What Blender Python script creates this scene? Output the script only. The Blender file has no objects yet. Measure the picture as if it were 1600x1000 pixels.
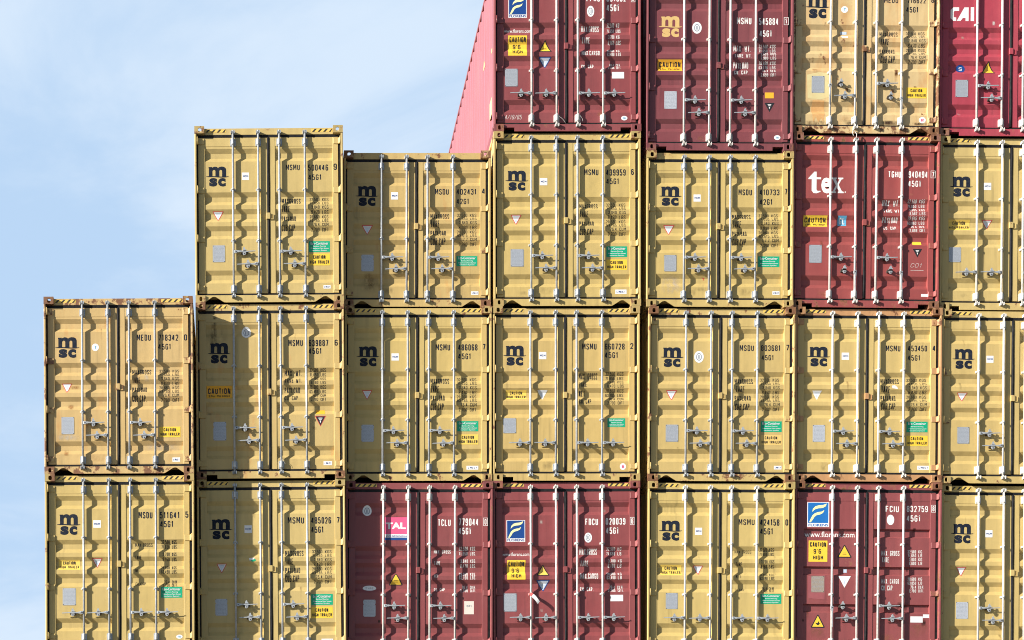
import bpy, bmesh, math, random
from mathutils import Vector, Matrix
random.seed(7)
S = bpy.context.scene
COL = S.collection
R = math.radians

# ------------------------------------------------------------------ camera
F = 2397.0                  # focal length in photo pixels (1600 wide)
VX, VY = 385.0, 1600.0      # where the lens axis meets the picture plane (rising-front lens)
CAM = Vector((0, -25.5, 2.572))
cd = bpy.data.cameras.new('camera'); cam = bpy.data.objects.new('camera', cd); COL.objects.link(cam)
cam.location = CAM; cam.rotation_euler = (R(90), 0, 0)
cd.sensor_width = 36; cd.lens = F/1600*36
cd.shift_x = (800-VX)/1600; cd.shift_y = (VY-500)/1600
cd.clip_start = .1; cd.clip_end = 6000
S.camera = cam

# ------------------------------------------------------------------ light
LD = Vector((2.4, 1.0, -1.0))
EL = math.atan2(1.0, math.hypot(2.4, 1)); AZ = math.atan2(-2.4, -1)
sd = bpy.data.lights.new('sun', 'SUN'); sun = bpy.data.objects.new('sun', sd); COL.objects.link(sun)
sd.energy = 5.0; sd.angle = R(.5); sd.color = (1.0, .94, .85)
sun.rotation_euler = LD.to_track_quat('-Z', 'Y').to_euler(); sun.location = (-40, -20, 40)
W = bpy.data.worlds.new('World'); S.world = W; W.use_nodes = True
nt = W.node_tree; bg = nt.nodes['Background']; bg.inputs['Strength'].default_value = .05
sky = nt.nodes.new('ShaderNodeTexSky'); sky.sky_type = 'NISHITA'; sky.sun_disc = False
sky.sun_elevation = EL; sky.sun_rotation = AZ; sky.air_density = 1.0; sky.dust_density = .6; sky.ozone_density = 1.2
tc = nt.nodes.new('ShaderNodeTexCoord')
L = nt.links.new
def wn(typ, **k):
    n = nt.nodes.new(typ)
    for a, v in k.items(): n.inputs[a.replace('_', ' ')].default_value = v
    return n
# thin veil of high cloud over the northern half of the sky, soft streaks in it
sp = wn('ShaderNodeSeparateXYZ'); L(tc.outputs['Generated'], sp.inputs[0])
veil = nt.nodes.new('ShaderNodeMapRange'); veil.interpolation_type = 'SMOOTHSTEP'
for k_, v_ in ((1, -.05), (2, .55), (3, 0), (4, .88)): veil.inputs[k_].default_value = v_
L(sp.outputs[1], veil.inputs[0])
m1 = nt.nodes.new('ShaderNodeMix'); m1.data_type = 'RGBA'; m1.inputs[7].default_value = (5.0, 6.95, 9.5, 1)
L(veil.outputs[0], m1.inputs[0]); L(sky.outputs[0], m1.inputs[6])
mp = wn('ShaderNodeMapping', Scale=(2.4, 1.4, 6.0), Rotation=(0, R(-20), 0), Location=(4.4, 1.4, 2.2)); L(tc.outputs['Generated'], mp.inputs[0])
n1 = wn('ShaderNodeTexNoise', Scale=1.6, Detail=8, Roughness=.56, Distortion=.5); L(mp.outputs[0], n1.inputs['Vector'])
cr = nt.nodes.new('ShaderNodeMapRange'); cr.interpolation_type = 'SMOOTHSTEP'
for k_, v_ in ((1, .40), (2, .64), (3, .08), (4, .75)): cr.inputs[k_].default_value = v_
L(n1.outputs[0], cr.inputs[0])
cm_ = nt.nodes.new('ShaderNodeMath'); cm_.operation = 'MULTIPLY'; L(cr.outputs[0], cm_.inputs[0]); L(veil.outputs[0], cm_.inputs[1])
m2 = nt.nodes.new('ShaderNodeMix'); m2.data_type = 'RGBA'; m2.inputs[7].default_value = (7.7, 8.7, 9.8, 1)
L(cm_.outputs[0], m2.inputs[0]); L(m1.outputs[2], m2.inputs[6]); L(m2.outputs[2], bg.inputs[0])
S.view_settings.view_transform = 'Standard'; S.view_settings.look = 'None'; S.view_settings.gamma = 1
S.view_settings.exposure = 1.08
S.cycles.filter_width = 1.0

# ------------------------------------------------------------------ materials
def nodes_new(name):
    m = bpy.data.materials.new(name); m.use_nodes = True
    t = m.node_tree; return m, t, t.nodes['Principled BSDF']
def N(t, typ, **kw):
    n = t.nodes.new(typ)
    for k, v in kw.items(): setattr(n, k, v)
    return n
def mixc(t, fac, a, b, blend='MIX'):
    m = N(t, 'ShaderNodeMix', data_type='RGBA', blend_type=blend)
    for i, v in ((0, fac), (6, a), (7, b)):
        if hasattr(v, 'default_value') or hasattr(v, 'is_linked'): t.links.new(v, m.inputs[i])
        else: m.inputs[i].default_value = v if i == 0 else (*v[:3], 1)
    return m.outputs[2]
def noise(t, vec, scale, detail=5, rough=.55, sc=(1, 1, 1), loc=(0, 0, 0)):
    mp = N(t, 'ShaderNodeMapping'); mp.inputs['Scale'].default_value = sc; mp.inputs['Location'].default_value = loc
    t.links.new(vec, mp.inputs[0])
    n = N(t, 'ShaderNodeTexNoise'); n.inputs['Scale'].default_value = scale; n.inputs['Detail'].default_value = detail; n.inputs['Roughness'].default_value = rough
    t.links.new(mp.outputs[0], n.inputs['Vector']); return n.outputs[0]
def ramp(t, val, a, b, lo=0., hi=1.):
    m = N(t, 'ShaderNodeMapRange'); m.inputs[1].default_value = a; m.inputs[2].default_value = b
    m.inputs[3].default_value = lo; m.inputs[4].default_value = hi
    t.links.new(val, m.inputs[0]); return m.outputs[0]
_mc = {}
def paint(col, rust=.0, stain=.0, rough=.42, dirt=1., wave=.5):
    """weathered enamel: rain streaks, dust, chips of rust, orange run-off"""
    key = (tuple(col), rust, stain, rough, dirt, wave)
    if key in _mc: return _mc[key]
    m, t, b = nodes_new('container_paint'); _mc[key] = m
    pos = N(t, 'ShaderNodeNewGeometry').outputs['Position']
    st = noise(t, pos, 9, 4, .6, (1.4, 1.4, .09))
    br = noise(t, pos, 1.3, 4)
    fi = noise(t, pos, 40, 5, .7)
    c = mixc(t, ramp(t, st, .35, .7, 0, .22*dirt), col, [v*.55 for v in col])
    c = mixc(t, ramp(t, br, .3, .75, 0, .28*dirt), c, [v*.72+.03 for v in col])
    c = mixc(t, ramp(t, fi, .55, .8, 0, .18*dirt), c, [v*.6+.02 for v in col])
    # fine scratches and scuffs
    sc = noise(t, pos, 26, 6, .75, (.35, 1, 1.6), (3, 1, 7))
    c = mixc(t, ramp(t, sc, .68, .74, 0, .35), c, [min(1, v*.8+.18) for v in col])
    dr = noise(t, pos, 16, 3, .5, (1, 1, .05), (8, 3, 1)); dm = noise(t, pos, 1.1, 3, .5, (1, 1, 1), (4, 4, 4))
    dq = N(t, 'ShaderNodeMath', operation='MULTIPLY'); t.links.new(ramp(t, dr, .56, .72, 0, .45*dirt), dq.inputs[0]); t.links.new(ramp(t, dm, .45, .65), dq.inputs[1])
    c = mixc(t, dq.outputs[0], c, [v*.42+.01 for v in col])
    sp = noise(t, pos, 55, 3, .5, (1, 1, 1), (6, 6, 6)); c = mixc(t, ramp(t, sp, .74, .77, 0, .55), c, (.16, .085, .045))
    rcol = mixc(t, noise(t, pos, 30, 5), (.075, .028, .014), (.27, .12, .055))
    if stain > 0:
        s1 = noise(t, pos, 3.2, 6, .62, (1.3, 1, .42), (5, 2, 1))
        c = mixc(t, ramp(t, s1, .60-.1*stain, .78, 0, .75), c, (.50, .24, .075))
    if rust > 0:
        r1 = noise(t, pos, 7, 10, .68, (1, 1, .8), (2, 9, 4))
        th = .74-.34*rust
        c = mixc(t, ramp(t, r1, th-.05, th+.03, 0, .35), c, (.42, .23, .11))
        c = mixc(t, ramp(t, r1, th, th+.035, 0, .95), c, rcol)
    t.links.new(c, b.inputs['Base Color'])
    t.links.new(ramp(t, br, .3, .7, rough-.08, rough+.15), b.inputs['Roughness'])
    bu = N(t, 'ShaderNodeBump'); bu.inputs['Strength'].default_value = .40*wave; bu.inputs['Distance'].default_value = .05
    t.links.new(noise(t, pos, 2.6, 2), bu.inputs['Height'])
    bu2 = N(t, 'ShaderNodeBump'); bu2.inputs['Strength'].default_value = .12; bu2.inputs['Distance'].default_value = .004
    t.links.new(fi, bu2.inputs['Height']); t.links.new(bu.outputs[0], bu2.inputs['Normal']); t.links.new(bu2.outputs[0], b.inputs['Normal'])
    return m
def flat(name, col, rough=.55, metal=0., wear=.25, wearcol=None, wscale=30):
    key = (name, tuple(col))
    if key in _mc: return _mc[key]
    m, t, b = nodes_new(name); _mc[key] = m
    pos = N(t, 'ShaderNodeNewGeometry').outputs['Position']
    c = mixc(t, ramp(t, noise(t, pos, wscale, 6, .7), .45, .75, 0, wear), col, wearcol or [v*.5+.02 for v in col])
    t.links.new(c, b.inputs['Base Color']); b.inputs['Roughness'].default_value = rough; b.inputs['Metallic'].default_value = metal
    if 'rubber' in name: b.inputs['Specular IOR Level'].default_value = .12
    return m
def ink(col, fade=.25):
    """stencilled lettering: slightly worn, transparent where the paint has flaked"""
    key = ('ink', tuple(col), fade)
    if key in _mc: return _mc[key]
    m, t, b = nodes_new('lettering_paint'); _mc[key] = m
    pos = N(t, 'ShaderNodeNewGeometry').outputs['Position']
    t.links.new(mixc(t, ramp(t, noise(t, pos, 25, 5), .4, .8, 0, .5), col, [v*.7+.04 for v in col]), b.inputs['Base Color'])
    t.links.new(ramp(t, noise(t, pos, 150, 5, .7), .60-.06*fade, .68, 1, 1-fade), b.inputs['Alpha'])
    b.inputs['Roughness'].default_value = .7; b.inputs['Specular IOR Level'].default_value = .15
    return m
GALV = flat('galvanised_steel', (.46, .49, .52), .42, .35, .7, (.24, .245, .25), 22)
GALVW = flat('white_coated_steel', (.62, .62, .60), .45, .0, .6, (.34, .27, .20), 22)
UNDER = flat('black_underseal', (.022, .020, .018), .8)
RUBBER = flat('black_rubber', (.012, .0125, .015), .7, 0, .35, (.06, .056, .05), 14)
DARKM = flat('shaded_rusty_steel', (.055, .05, .045), .6, .3, .5, (.16, .09, .05))  # rust-black; the dark base stands in for shade in the handle retainers
PLATE = flat('aluminium_plate', (.42, .45, .50), .5, .4, .5, (.62, .66, .72), 45)
PLATEW = flat('pale_plate', (.46, .49, .55), .5, .1, .6, (.26, .29, .34), 45)
HAZ = flat('faded_hazard_yellow', (.76, .52, .11), .6, 0, .6, (.55, .38, .17), 18)
HAZB = flat('faded_hazard_black', (.02, .02, .02), .6, 0, .6, (.12, .09, .05), 22)
WHITE = flat('white_vinyl', (.78, .79, .80), .5, 0, .15)
YEL = flat('yellow_vinyl', (.85, .56, .05), .5, 0, .2)
YELF = flat('faded_yellow_vinyl', (.80, .56, .10), .55, 0, .5, (.62, .42, .16), 16)
ORG = flat('orange_vinyl', (.85, .43, .03), .5, 0, .2)
GREEN = flat('green_vinyl', (.0, .36, .19), .5, 0, .15)
BLUE = flat('blue_vinyl', (.008, .055, .24), .45, 0, .15)
BLUE2 = flat('bright_blue_vinyl', (.012, .15, .47), .45, 0, .15)
PINK = flat('pink_vinyl', (.75, .10, .23), .5, 0, .15)
CREAM = flat('cream_vinyl', (.86, .86, .42), .5, 0, .1)
SKYB = flat('pale_blue_vinyl', (.12, .42, .66), .5, 0, .15)
REDV = flat('red_vinyl', (.62, .06, .06), .5, 0, .15)
BLACKV = flat('black_vinyl', (.018, .018, .022), .5, 0, .15)
LBLUE = flat('blue_white_vinyl', (.50, .60, .74), .5, 0, .25, (.75, .78, .82), 20)
ENGR = flat('etched_marks', (.33, .36, .41), .5)
GREYM = flat('grey_marks', (.22, .26, .32), .5)  # grey print on badges and labels
NAVY = ink((.009, .014, .028), .05)
NAVYS = ink((.012, .015, .022), .35)
WINK = ink((.80, .78, .76), .10)
WINKS = ink((.74, .71, .69), .5)
TANINK = ink((.62, .42, .17), .15)
CHALK = ink((.62, .52, .50), .75)

# ------------------------------------------------------------------ mesh helpers
def box(bm, x0, x1, y0, y1, z0, z1, mi=0, bev=0.):
    vs = [bm.verts.new((x, y, z)) for x in (x0, x1) for y in (y0, y1) for z in (z0, z1)]
    fs = []
    for q in ((0, 1, 3, 2), (4, 6, 7, 5), (0, 4, 5, 1), (2, 3, 7, 6), (0, 2, 6, 4), (1, 5, 7, 3)):
        f = bm.faces.new([vs[i] for i in q]); f.material_index = mi; fs.append(f)
    if bev:
        es = list({e for f in fs for e in f.edges})
        bmesh.ops.bevel(bm, geom=es, offset=bev, segments=2, affect='EDGES', profile=.5)
def prism(bm, pts, y0, y1, mi=0):
    """outline in x,z extruded from y0 (front) to y1"""
    a = [bm.verts.new((x, y0, z)) for x, z in pts]; b = [bm.verts.new((x, y1, z)) for x, z in pts]
    n = len(pts); fs = [bm.faces.new(a), bm.faces.new(b[::-1])]
    for i in range(n): fs.append(bm.faces.new((a[i], b[i], b[(i+1) % n], a[(i+1) % n])))
    for f in fs: f.material_index = mi
def tube(bm, path, r, n=12, caps=True, mi=0):
    rings = []
    for i, p in enumerate(path):
        p = Vector(p); d = (Vector(path[min(i+1, len(path)-1)]) - Vector(path[max(i-1, 0)])).normalized()
        u = d.orthogonal().normalized(); 
        if abs(d.y) < .9: u = Vector((0, 1, 0)).cross(d).normalized()
        v = d.cross(u); rr = r[i] if isinstance(r, (list, tuple)) else r
        rings.append([bm.verts.new(p + rr*(math.cos(2*math.pi*k/n)*u + math.sin(2*math.pi*k/n)*v)) for k in range(n)])
    for a, b in zip(rings, rings[1:]):
        for k in range(n):
            f = bm.faces.new((a[k], a[(k+1) % n], b[(k+1) % n], b[k])); f.smooth = True; f.material_index = mi
    if caps: bm.faces.new(rings[0][::-1]).material_index = mi; bm.faces.new(rings[-1]).material_index = mi
def finish(bm, name, mats):
    bmesh.ops.recalc_face_normals(bm, faces=bm.faces)
    me = bpy.data.meshes.new(name); bm.to_mesh(me); bm.free()
    for m in mats: me.materials.append(m)
    return me
_meshes = {}
def mesh(key, name, mats, fn):
    k = (key, tuple(m.name for m in mats))
    if k not in _meshes:
        bm = bmesh.new(); fn(bm); _meshes[k] = finish(bm, name, mats)
    return _meshes[k]
def obj(name, me, parent=None, loc=(0, 0, 0), rot=(0, 0, 0)):
    o = bpy.data.objects.new(name, me); COL.objects.link(o)
    o.location = loc; o.rotation_euler = rot
    if parent: o.parent = parent
    return o

# ------------------------------------------------------------------ container geometry (local: x -1.219..1.219, y 0 front, z 0..H)
WD = 2.438; HW = WD/2; LEN = 12.192
CW, CH, CDp = .162, .118, .178
Y_FLAT, Y_STILE, REC = .066, .060, .036
X = lambda x: x-HW

def holed_plate(bm, org, ax, ay, an, w, h, th, cx, cy, rx, ry, k):
    """plate in plane (ax,ay), thickness th along an, with a rounded hole"""
    org, ax, ay, an = map(Vector, (org, ax, ay, an))
    per = []
    for (a, b) in (((0, 0), (w, 0)), ((w, 0), (w, h)), ((w, h), (0, h)), ((0, h), (0, 0))):
        for i in range(4): per.append((a[0]+(b[0]-a[0])*i/4, a[1]+(b[1]-a[1])*i/4))
    inn = []
    for (px, py) in per:
        t = math.atan2((py-cy)/ (h/2), (px-cx)/(w/2))
        c, s = math.cos(t), math.sin(t)
        q = (abs(c)**k + abs(s)**k)**(-1/k)
        inn.append((cx+rx*q*c, cy+ry*q*s))
    def V(p, d): return bm.verts.new(org + ax*p[0] + ay*p[1] + an*d)
    o0 = [V(p, 0) for p in per]; i0 = [V(p, 0) for p in inn]; o1 = [V(p, th) for p in per]; i1 = [V(p, th) for p in inn]
    n = len(per)
    for i in range(n):
        j = (i+1) % n
        bm.faces.new((o0[i], o0[j], i0[j], i0[i])); bm.faces.new((o1[j], o1[i], i1[i], i1[j]))
        bm.faces.new((i0[i], i0[j], i1[j], i1[i])); bm.faces.new((o0[j], o0[i], o1[i], o1[j]))
def casting_bm(top, left):
    def fn(bm):
        hx = .088 if left else CW-.088
        hz = .054 if top else .060
        rx, ry = (.029, .035) if top else (.024, .036)
        t = .016
        holed_plate(bm, (0, 0, 0), (1, 0, 0), (0, 0, 1), (0, 1, 0), CW, CH, t, hx, hz, rx, ry, 3.2)
        # horizontal plate with twist-lock slot
        zz = CH-.018 if top else 0
        holed_plate(bm, (0, t, zz), (1, 0, 0), (0, 1, 0), (0, 0, 1), CW, CDp-t, .018, hx, .073, .032, .060, 3)
        # outer side plate with hole, inner side plate, back plate, other plate
        xo = 0 if left else CW-.012
        holed_plate(bm, (xo, t, .018 if not top else 0), (0, 1, 0), (0, 0, 1), (1, 0, 0), CDp-t, CH-.018, .012, .074, .05, .036, .026, 3)
        xi = CW-.010 if left else 0
        z0, z1 = (0, CH-.018) if top else (.018, CH)
        box(bm, xi, xi+.010, t, CDp, z0, z1)
        x0, x1 = (.012, CW-.010) if left else (.010, CW-.012)
        box(bm, x0, x1, CDp-.010, CDp, z0, z1)
        zb = 0 if top else CH-.010
        box(bm, x0, x1, t, CDp-.010, zb, zb+.010)
        bmesh.ops.remove_doubles(bm, verts=bm.verts, dist=1e-5)
    return fn

class Style: pass
def style(kind, door='swage'):
    s = Style(); s.kind = kind
    if kind == '45':
        s.H = 2.896; s.cor = [.339, 1.056, 1.335, 1.613, 2.342]; s.cw = (.065, .079, .068)
        s.hinge = [(.180, .275), (.985, 1.080), (1.790, 1.880), (2.595, 2.680)]
        s.guide = [1.025, 1.865]; s.tb = (.185, .305); s.bb = (2.595, 2.72)
        s.gb = (2.722, 2.772); s.sill = 2.770; s.hU, s.hL, s.hB = 2.057, 2.264, 2.262; s.catch = 1.46
    else:
        s.H = 2.591; s.cor = [.340, .905, 1.180, 1.455, 2.015]; s.cw = (.065, .079, .068)
        s.hinge = [(.183, .278), (.893, .980), (1.585, 1.675), (2.290, 2.380)]
        s.guide = [1.440]; s.tb = (.185, .295); s.bb = (2.305, 2.425)
        s.gb = (2.415, 2.467); s.sill = 2.465; s.hU, s.hL, s.hB = 1.765, 1.955, 1.955; s.catch = 1.235
    if door == 'groove':
        s.cor = [.765, 1.395, 2.02]; s.cw = (.012, .105, .028)
    s.door = door
    return s
STY = {('45', 'swage'): style('45'), ('42', 'swage'): style('42'), ('45', 'groove'): style('45', 'groove')}
PX = [(.166, 1.082), (1.322, 2.268)]          # panel zones of the two doors
def profile(s):
    """(t, depth) creases of the door skin, t from the top"""
    p = [(.303, Y_FLAT)]
    for c in s.cor:
        a, f, b = s.cw
        p += [(c, Y_FLAT), (c+a, Y_FLAT+REC), (c+a+f, Y_FLAT+REC), (c+a+f+b, Y_FLAT)]
    p.append((s.gb[0]-.012, Y_FLAT)); return p
def depth(s, x, t):
    if PX[0][0] < x < PX[0][1] or PX[1][0] < x < PX[1][1]:
        p = profile(s)
        if t <= p[0][0]: return Y_FLAT-.004
        for (a, da), (b, db) in zip(p, p[1:]):
            if a <= t <= b: return da+(db-da)*(t-a)/(b-a)
        return Y_FLAT
    return .057 if x >= PX[1][1] else .059

def door_bm(s, side):
    H = s.H; z = lambda t: H-t
    def fn(bm):
        a, b = PX[side]
        L0, R0 = ((.059, 1.190) if side == 0 else (1.234, 2.360))
        tb, te = .161, s.gb[0]
        if side == 0: st = ((L0, a, Y_STILE), (b, R0, Y_STILE+.003))
        else: st = ((L0, a, Y_STILE-.001), (b, R0, Y_STILE-.003))
        for x0, x1, y in st: box(bm, X(x0), X(x1), y, .125, z(te), z(tb), bev=.003)
        box(bm, X(a), X(b), Y_FLAT-.004, .124, z(.303), z(tb))
        p = profile(s)
        fr = [bm.verts.new((X(a), y, z(t))) for t, y in p]; fr2 = [bm.verts.new((X(b), y, z(t))) for t, y in p]
        bk = [bm.verts.new((X(a), y+.004, z(t))) for t, y in p]; bk2 = [bm.verts.new((X(b), y+.004, z(t))) for t, y in p]
        for i in range(len(p)-1):
            bm.faces.new((fr[i], fr2[i], fr2[i+1], fr[i+1])); bm.faces.new((bk2[i], bk[i], bk[i+1], bk2[i+1]))
        box(bm, X(a), X(b), Y_FLAT+.001, .124, z(te), z(te-.012))
    return fn
def hinge_bm(side, h):
    def fn(bm):
        # blade bolted on the stile, stepping forward to a knuckle on the corner post
        if side == 0: pts = [(.158, .050), (.072, .050), (.060, .016), (.034, .016), (.034, .062), (.158, .062)]
        else: pts = [(WD-.155, .048), (WD-.070, .048), (WD-.052, .012), (WD-.026, .012), (WD-.026, .062), (WD-.155, .062)]
        lo = [bm.verts.new((X(x), y, 0)) for x, y in pts]; hi = [bm.verts.new((X(x), y, h)) for x, y in pts]
        n = len(pts); bm.faces.new(lo); bm.faces.new(hi[::-1])
        for i in range(n): bm.faces.new((lo[i], hi[i], hi[(i+1) % n], lo[(i+1) % n]))
        bmesh.ops.bevel(bm, geom=bm.edges[:], offset=.003, segments=1, affect='EDGES')
        xp = .047 if side == 0 else WD-.043
        tube(bm, [(X(xp), .014, -.012), (X(xp), .014, h+.012)], .009, 8)
    return fn
def frame_bm(s, cut):
    H = s.H; z = lambda t: H-t
    def fn(bm):
        for sx in (0, 1):
            x0, x1 = (0, .034) if sx == 0 else (WD-.034, WD)
            box(bm, X(x0), X(x1), .005, .165, CH, H-CH, bev=.007)
            x0, x1 = (.034, .052) if sx == 0 else (WD-.078, WD-.034)
            box(bm, X(x0), X(x1), .082, .160, CH, H-CH)
        box(bm, X(CW+.001), X(WD-CW-.001), .062, .16, z(.113), z(.007), bev=.003)
        box(bm, X(CW+.001), X(WD-CW-.001), .150, .24, z(.060), z(.012))
        # sill with its two cut-outs
        zt, zb = z(s.sill), .010
        if cut == 'rect':
            o = [(CW+.002, zt), (WD-CW-.002, zt), (WD-CW-.002, zt-.055), (WD-.340, zt-.055), (WD-.340, zb), (.340, zb), (.340, zt-.055), (CW+.002, zt-.055)]
        else:
            o = [(CW+.002, zt), (WD-CW-.002, zt), (WD-CW-.002, zb+.012), (WD-.275, zt-.028), (WD-.305, zt-.022), (WD-.335, zt-.028), (WD-.470, zb+.004), (WD-.50, zb),
                 (.50, zb), (.470, zb+.004), (.335, zt-.028), (.305, zt-.022), (.275, zt-.028), (CW+.002, zb+.012)]
        prism(bm, [(X(a), b) for a, b in o][::-1], .022, .034)
        box(bm, X(CW+.003), X(WD-CW-.003), .035, .16, zt-.012, zt-.001)
        # side rails and rear frame
        for x0, x1 in ((.0, .060), (WD-.060, WD)):
            box(bm, X(x0), X(x1), CDp+.001, LEN-CDp-.001, H-.072, H-.008)
            box(bm, X(x0), X(x1), CDp+.001, LEN-CDp-.001, .012, .165)
            box(bm, X(x0), X(x1), LEN-.165, LEN-.004, CH, H-CH)
        box(bm, X(CW+.001), X(WD-CW-.001), LEN-.12, LEN-.01, H-.11, H-.012)
        box(bm, X(CW+.001), X(WD-CW-.001), LEN-.12, LEN-.01, .012, .15)
    return fn
def side_bm(s, left):
    H = s.H
    def fn(bm):
        z0, z1 = .166, H-.073
        y = CDp; prof = []; k = 0
        y0, y1 = .166, LEN-.166
        prof.append((y0, .004))
        y = y0+.09
        while y+.278 < y1:
            prof += [(y, .004), (y+.068, .040), (y+.138, .040), (y+.206, .004)]; y += .278
        prof.append((y1, .004))
        sg = 1 if left else -1; bx = -HW if left else HW
        A = [[bm.verts.new((bx+sg*(d+o), yy, zz)) for yy, d in prof] for o in (0, .004) for zz in (z0, z1)]
        for i in range(len(prof)-1):
            bm.faces.new((A[0][i], A[0][i+1], A[1][i+1], A[1][i])); bm.faces.new((A[2][i+1], A[2][i], A[3][i], A[3][i+1]))
            bm.faces.new((A[0][i+1], A[0][i], A[2][i], A[2][i+1])); bm.faces.new((A[1][i], A[1][i+1], A[3][i+1], A[3][i]))
        for i in (0, -1): bm.faces.new((A[0][i], A[1][i], A[3][i], A[2][i]))
    return fn
def roof_bm(s):
    H = s.H
    def fn(bm):
        box(bm, X(.061), X(WD-.061), .241, LEN-.121, H-.030, H-.012)
    return fn
def floor_bm(s): return lambda bm: box(bm, X(.061), X(WD-.061), .165, LEN-.125, .13, .16)
def rear_bm(s): return lambda bm: box(bm, X(.061), X(WD-.061), LEN-.09, LEN-.06, .151, s.H-.111)
def seal_bm(s):
    H = s.H; z = lambda t: H-t
    def fn(bm):
        box(bm, X(.036), X(WD-.036), .064, .081, z(.160), z(.114), bev=.005)
        box(bm, X(.036), X(WD-.036), .063, .081, z(s.gb[1]-.003), z(s.gb[0]+.002), bev=.005)
        box(bm, X(.0355), X(.0585), .064, .0815, z(s.gb[0]+.0), z(.161))
        box(bm, X(WD-.0775), X(WD-.037), .064, .0815, z(s.gb[0]+.0), z(.161), bev=.004)
        pts = []
        n = 14
        for i in range(n+1):   # centre seal, slightly wavy rubber
            t = .162+(s.gb[0]-.164)*i/n; pts.append((X(1.212+.002*math.sin(i*1.7)), .066, z(t)))
        tube(bm, pts, .0195, 10)
    return fn
def bar_bm(s):
    H = s.H
    def fn(bm):
        tube(bm, [(0, .029, H-.095), (0, .029, H-s.sill-.012)], .0172, 16)
        for zc, up in ((H-.088, 1), (H-s.sill-.022, -1)):     # cam ends
            box(bm, -.024, .004, .024, .056, zc-.011, zc+.011, bev=.004)
            tube(bm, [(0, .028, zc-.02), (0, .028, zc+.02)], .019, 12)
    return fn
def keeper_bm(bm):
    prism(bm, [(-.034, -.022), (-.022, -.022), (-.020, .018), (-.028, .028), (-.036, .014)], .006, .062)
    prism(bm, [(.018, -.022), (.030, -.022), (.033, .016), (.024, .032), (.017, .018)], .006, .062)
    box(bm, -.034, .032, .050, .064, -.012, .010)
    tube(bm, [(-.004, .016, .006), (-.004, .016, .040)], [.010, .006], 8)
def bearing_bm(h):
    def fn(bm):
        prism(bm, [(-.046, .012), (-.040, 0), (.040, 0), (.046, .012), (.046, h-.012), (.040, h), (-.040, h), (-.046, h-.012)], .050, .0655)
        tube(bm, [(0, .029, .006), (0, .029, .02), (0, .029, h-.02), (0, .029, h-.006)], [.022, .0265, .0265, .022], 14)
        box(bm, -.027, .027, .030, .056, .012, h-.012, bev=.004)
        for sx in (-.036, .036):
            for zz in (.022, h-.022): tube(bm, [(sx, .051, zz), (sx, .043, zz)], .007, 6)
    return fn
def guide_bm(bm):
    box(bm, -.040, .038, .054, .0655, -.017, .017, bev=.003)
    tube(bm, [(0, .029, -.015), (0, .029, .015)], .025, 12); box(bm, -.022, .022, .030, .056, -.015, .015)
    tube(bm, [(.031, .055, 0), (.031, .046, 0)], .007, 6); tube(bm, [(-.032, .055, 0), (-.032, .046, 0)], .007, 6)
def handle_bm(bm):
    """locking handle, pointing +x from the bar"""
    box(bm, .014, .062, .004, .030, -.026, .022, bev=.004)
    tube(bm, [(.038, .006, -.002), (.038, -.004, -.002)], .008, 8, mi=1)
    prism(bm, [(.060, -.014), (.082, -.016), (.100, -.010), (.170, -.008), (.215, -.012), (.240, -.008), (.355, -.002), (.362, .005), (.355, .010), (.240, .007), (.215, .008), (.170, .008), (.100, .012), (.082, .016), (.060, .014)], .002, .011)
def catch_bm(bm):
    """handle retainer bolted on the door"""
    prism(bm, [(-.048, -.026), (.040, -.026), (.054, -.010), (.050, .010), (.020, .034), (-.018, .034), (-.044, .016), (-.054, -.008)], .040, .0655, mi=1)  # dark plate colour imitates shade behind the bright hooks
    box(bm, -.030, .026, .012, .041, .010, .024, mi=1, bev=.003)
    prism(bm, [(-.026, .014), (-.020, .050), (-.004, .068), (.008, .060), (.014, .034), (.034, .020), (.030, .010)], -.006, .004)
    box(bm, -.028, .030, .010, .041, -.030, -.016, mi=1, bev=.003)
    prism(bm, [(-.026, -.018), (.024, -.018), (.026, -.036), (.014, -.060), (-.012, -.066), (-.028, -.044)], .000, .010)
    prism(bm, [(-.010, -.034), (.010, -.034), (.008, -.050), (-.006, -.052)], -.002, -.0005, mi=1)
def lockplate_bm(bm):
    box(bm, -.052, .012, .036, .064, -.050, .052, bev=.004)
    prism(bm, [(.016, -.055), (.066, -.055), (.066, .030), (.054, .030), (.054, -.043), (.016, -.043)], .044, .060)
def stripes_bm(bm):
    box(bm, 0, .350, .0600, .0615, 0, .052, mi=0)
    for i in range(4):
        x = .014+.092*i; vs = [bm.verts.new((p, .0588, q)) for p, q in ((x, .002), (x+.034, .002), (min(.348, x+.078), .050), (x+.044, .050))]
        bm.faces.new(vs).material_index = 1

# ------------------------------------------------------------------ lettering
_tx = {}
def glyphs(s, off):
    """outline text from the built-in font as triangles, normalised to a unit box"""
    k = (s, off)
    if k in _tx: return _tx[k]
    c = bpy.data.curves.new('t', 'FONT'); c.body = s; c.offset = off; c.resolution_u = 3; c.fill_mode = 'FRONT'
    o = bpy.data.objects.new('t', c); COL.objects.link(o)
    dg = bpy.context.evaluated_depsgraph_get(); me = bpy.data.meshes.new_from_object(o.evaluated_get(dg))
    vs = [v.co.copy() for v in me.vertices]; fs = [tuple(p.vertices) for p in me.polygons]
    x0 = min(v.x for v in vs); x1 = max(v.x for v in vs); y0 = min(v.y for v in vs); y1 = max(v.y for v in vs)
    r = ([((v.x-x0)/(x1-x0), (v.y-y0)/(y1-y0)) for v in vs], fs)
    bpy.data.objects.remove(o); bpy.data.curves.remove(c); bpy.data.meshes.remove(me)
    _tx[k] = r; return r
def arc(cx, cy, rx, ry, a0, a1, n):
    return [(cx+rx*math.cos(R(a0+(a1-a0)*i/n)), cy+ry*math.sin(R(a0+(a1-a0)*i/n))) for i in range(n+1)]

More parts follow.
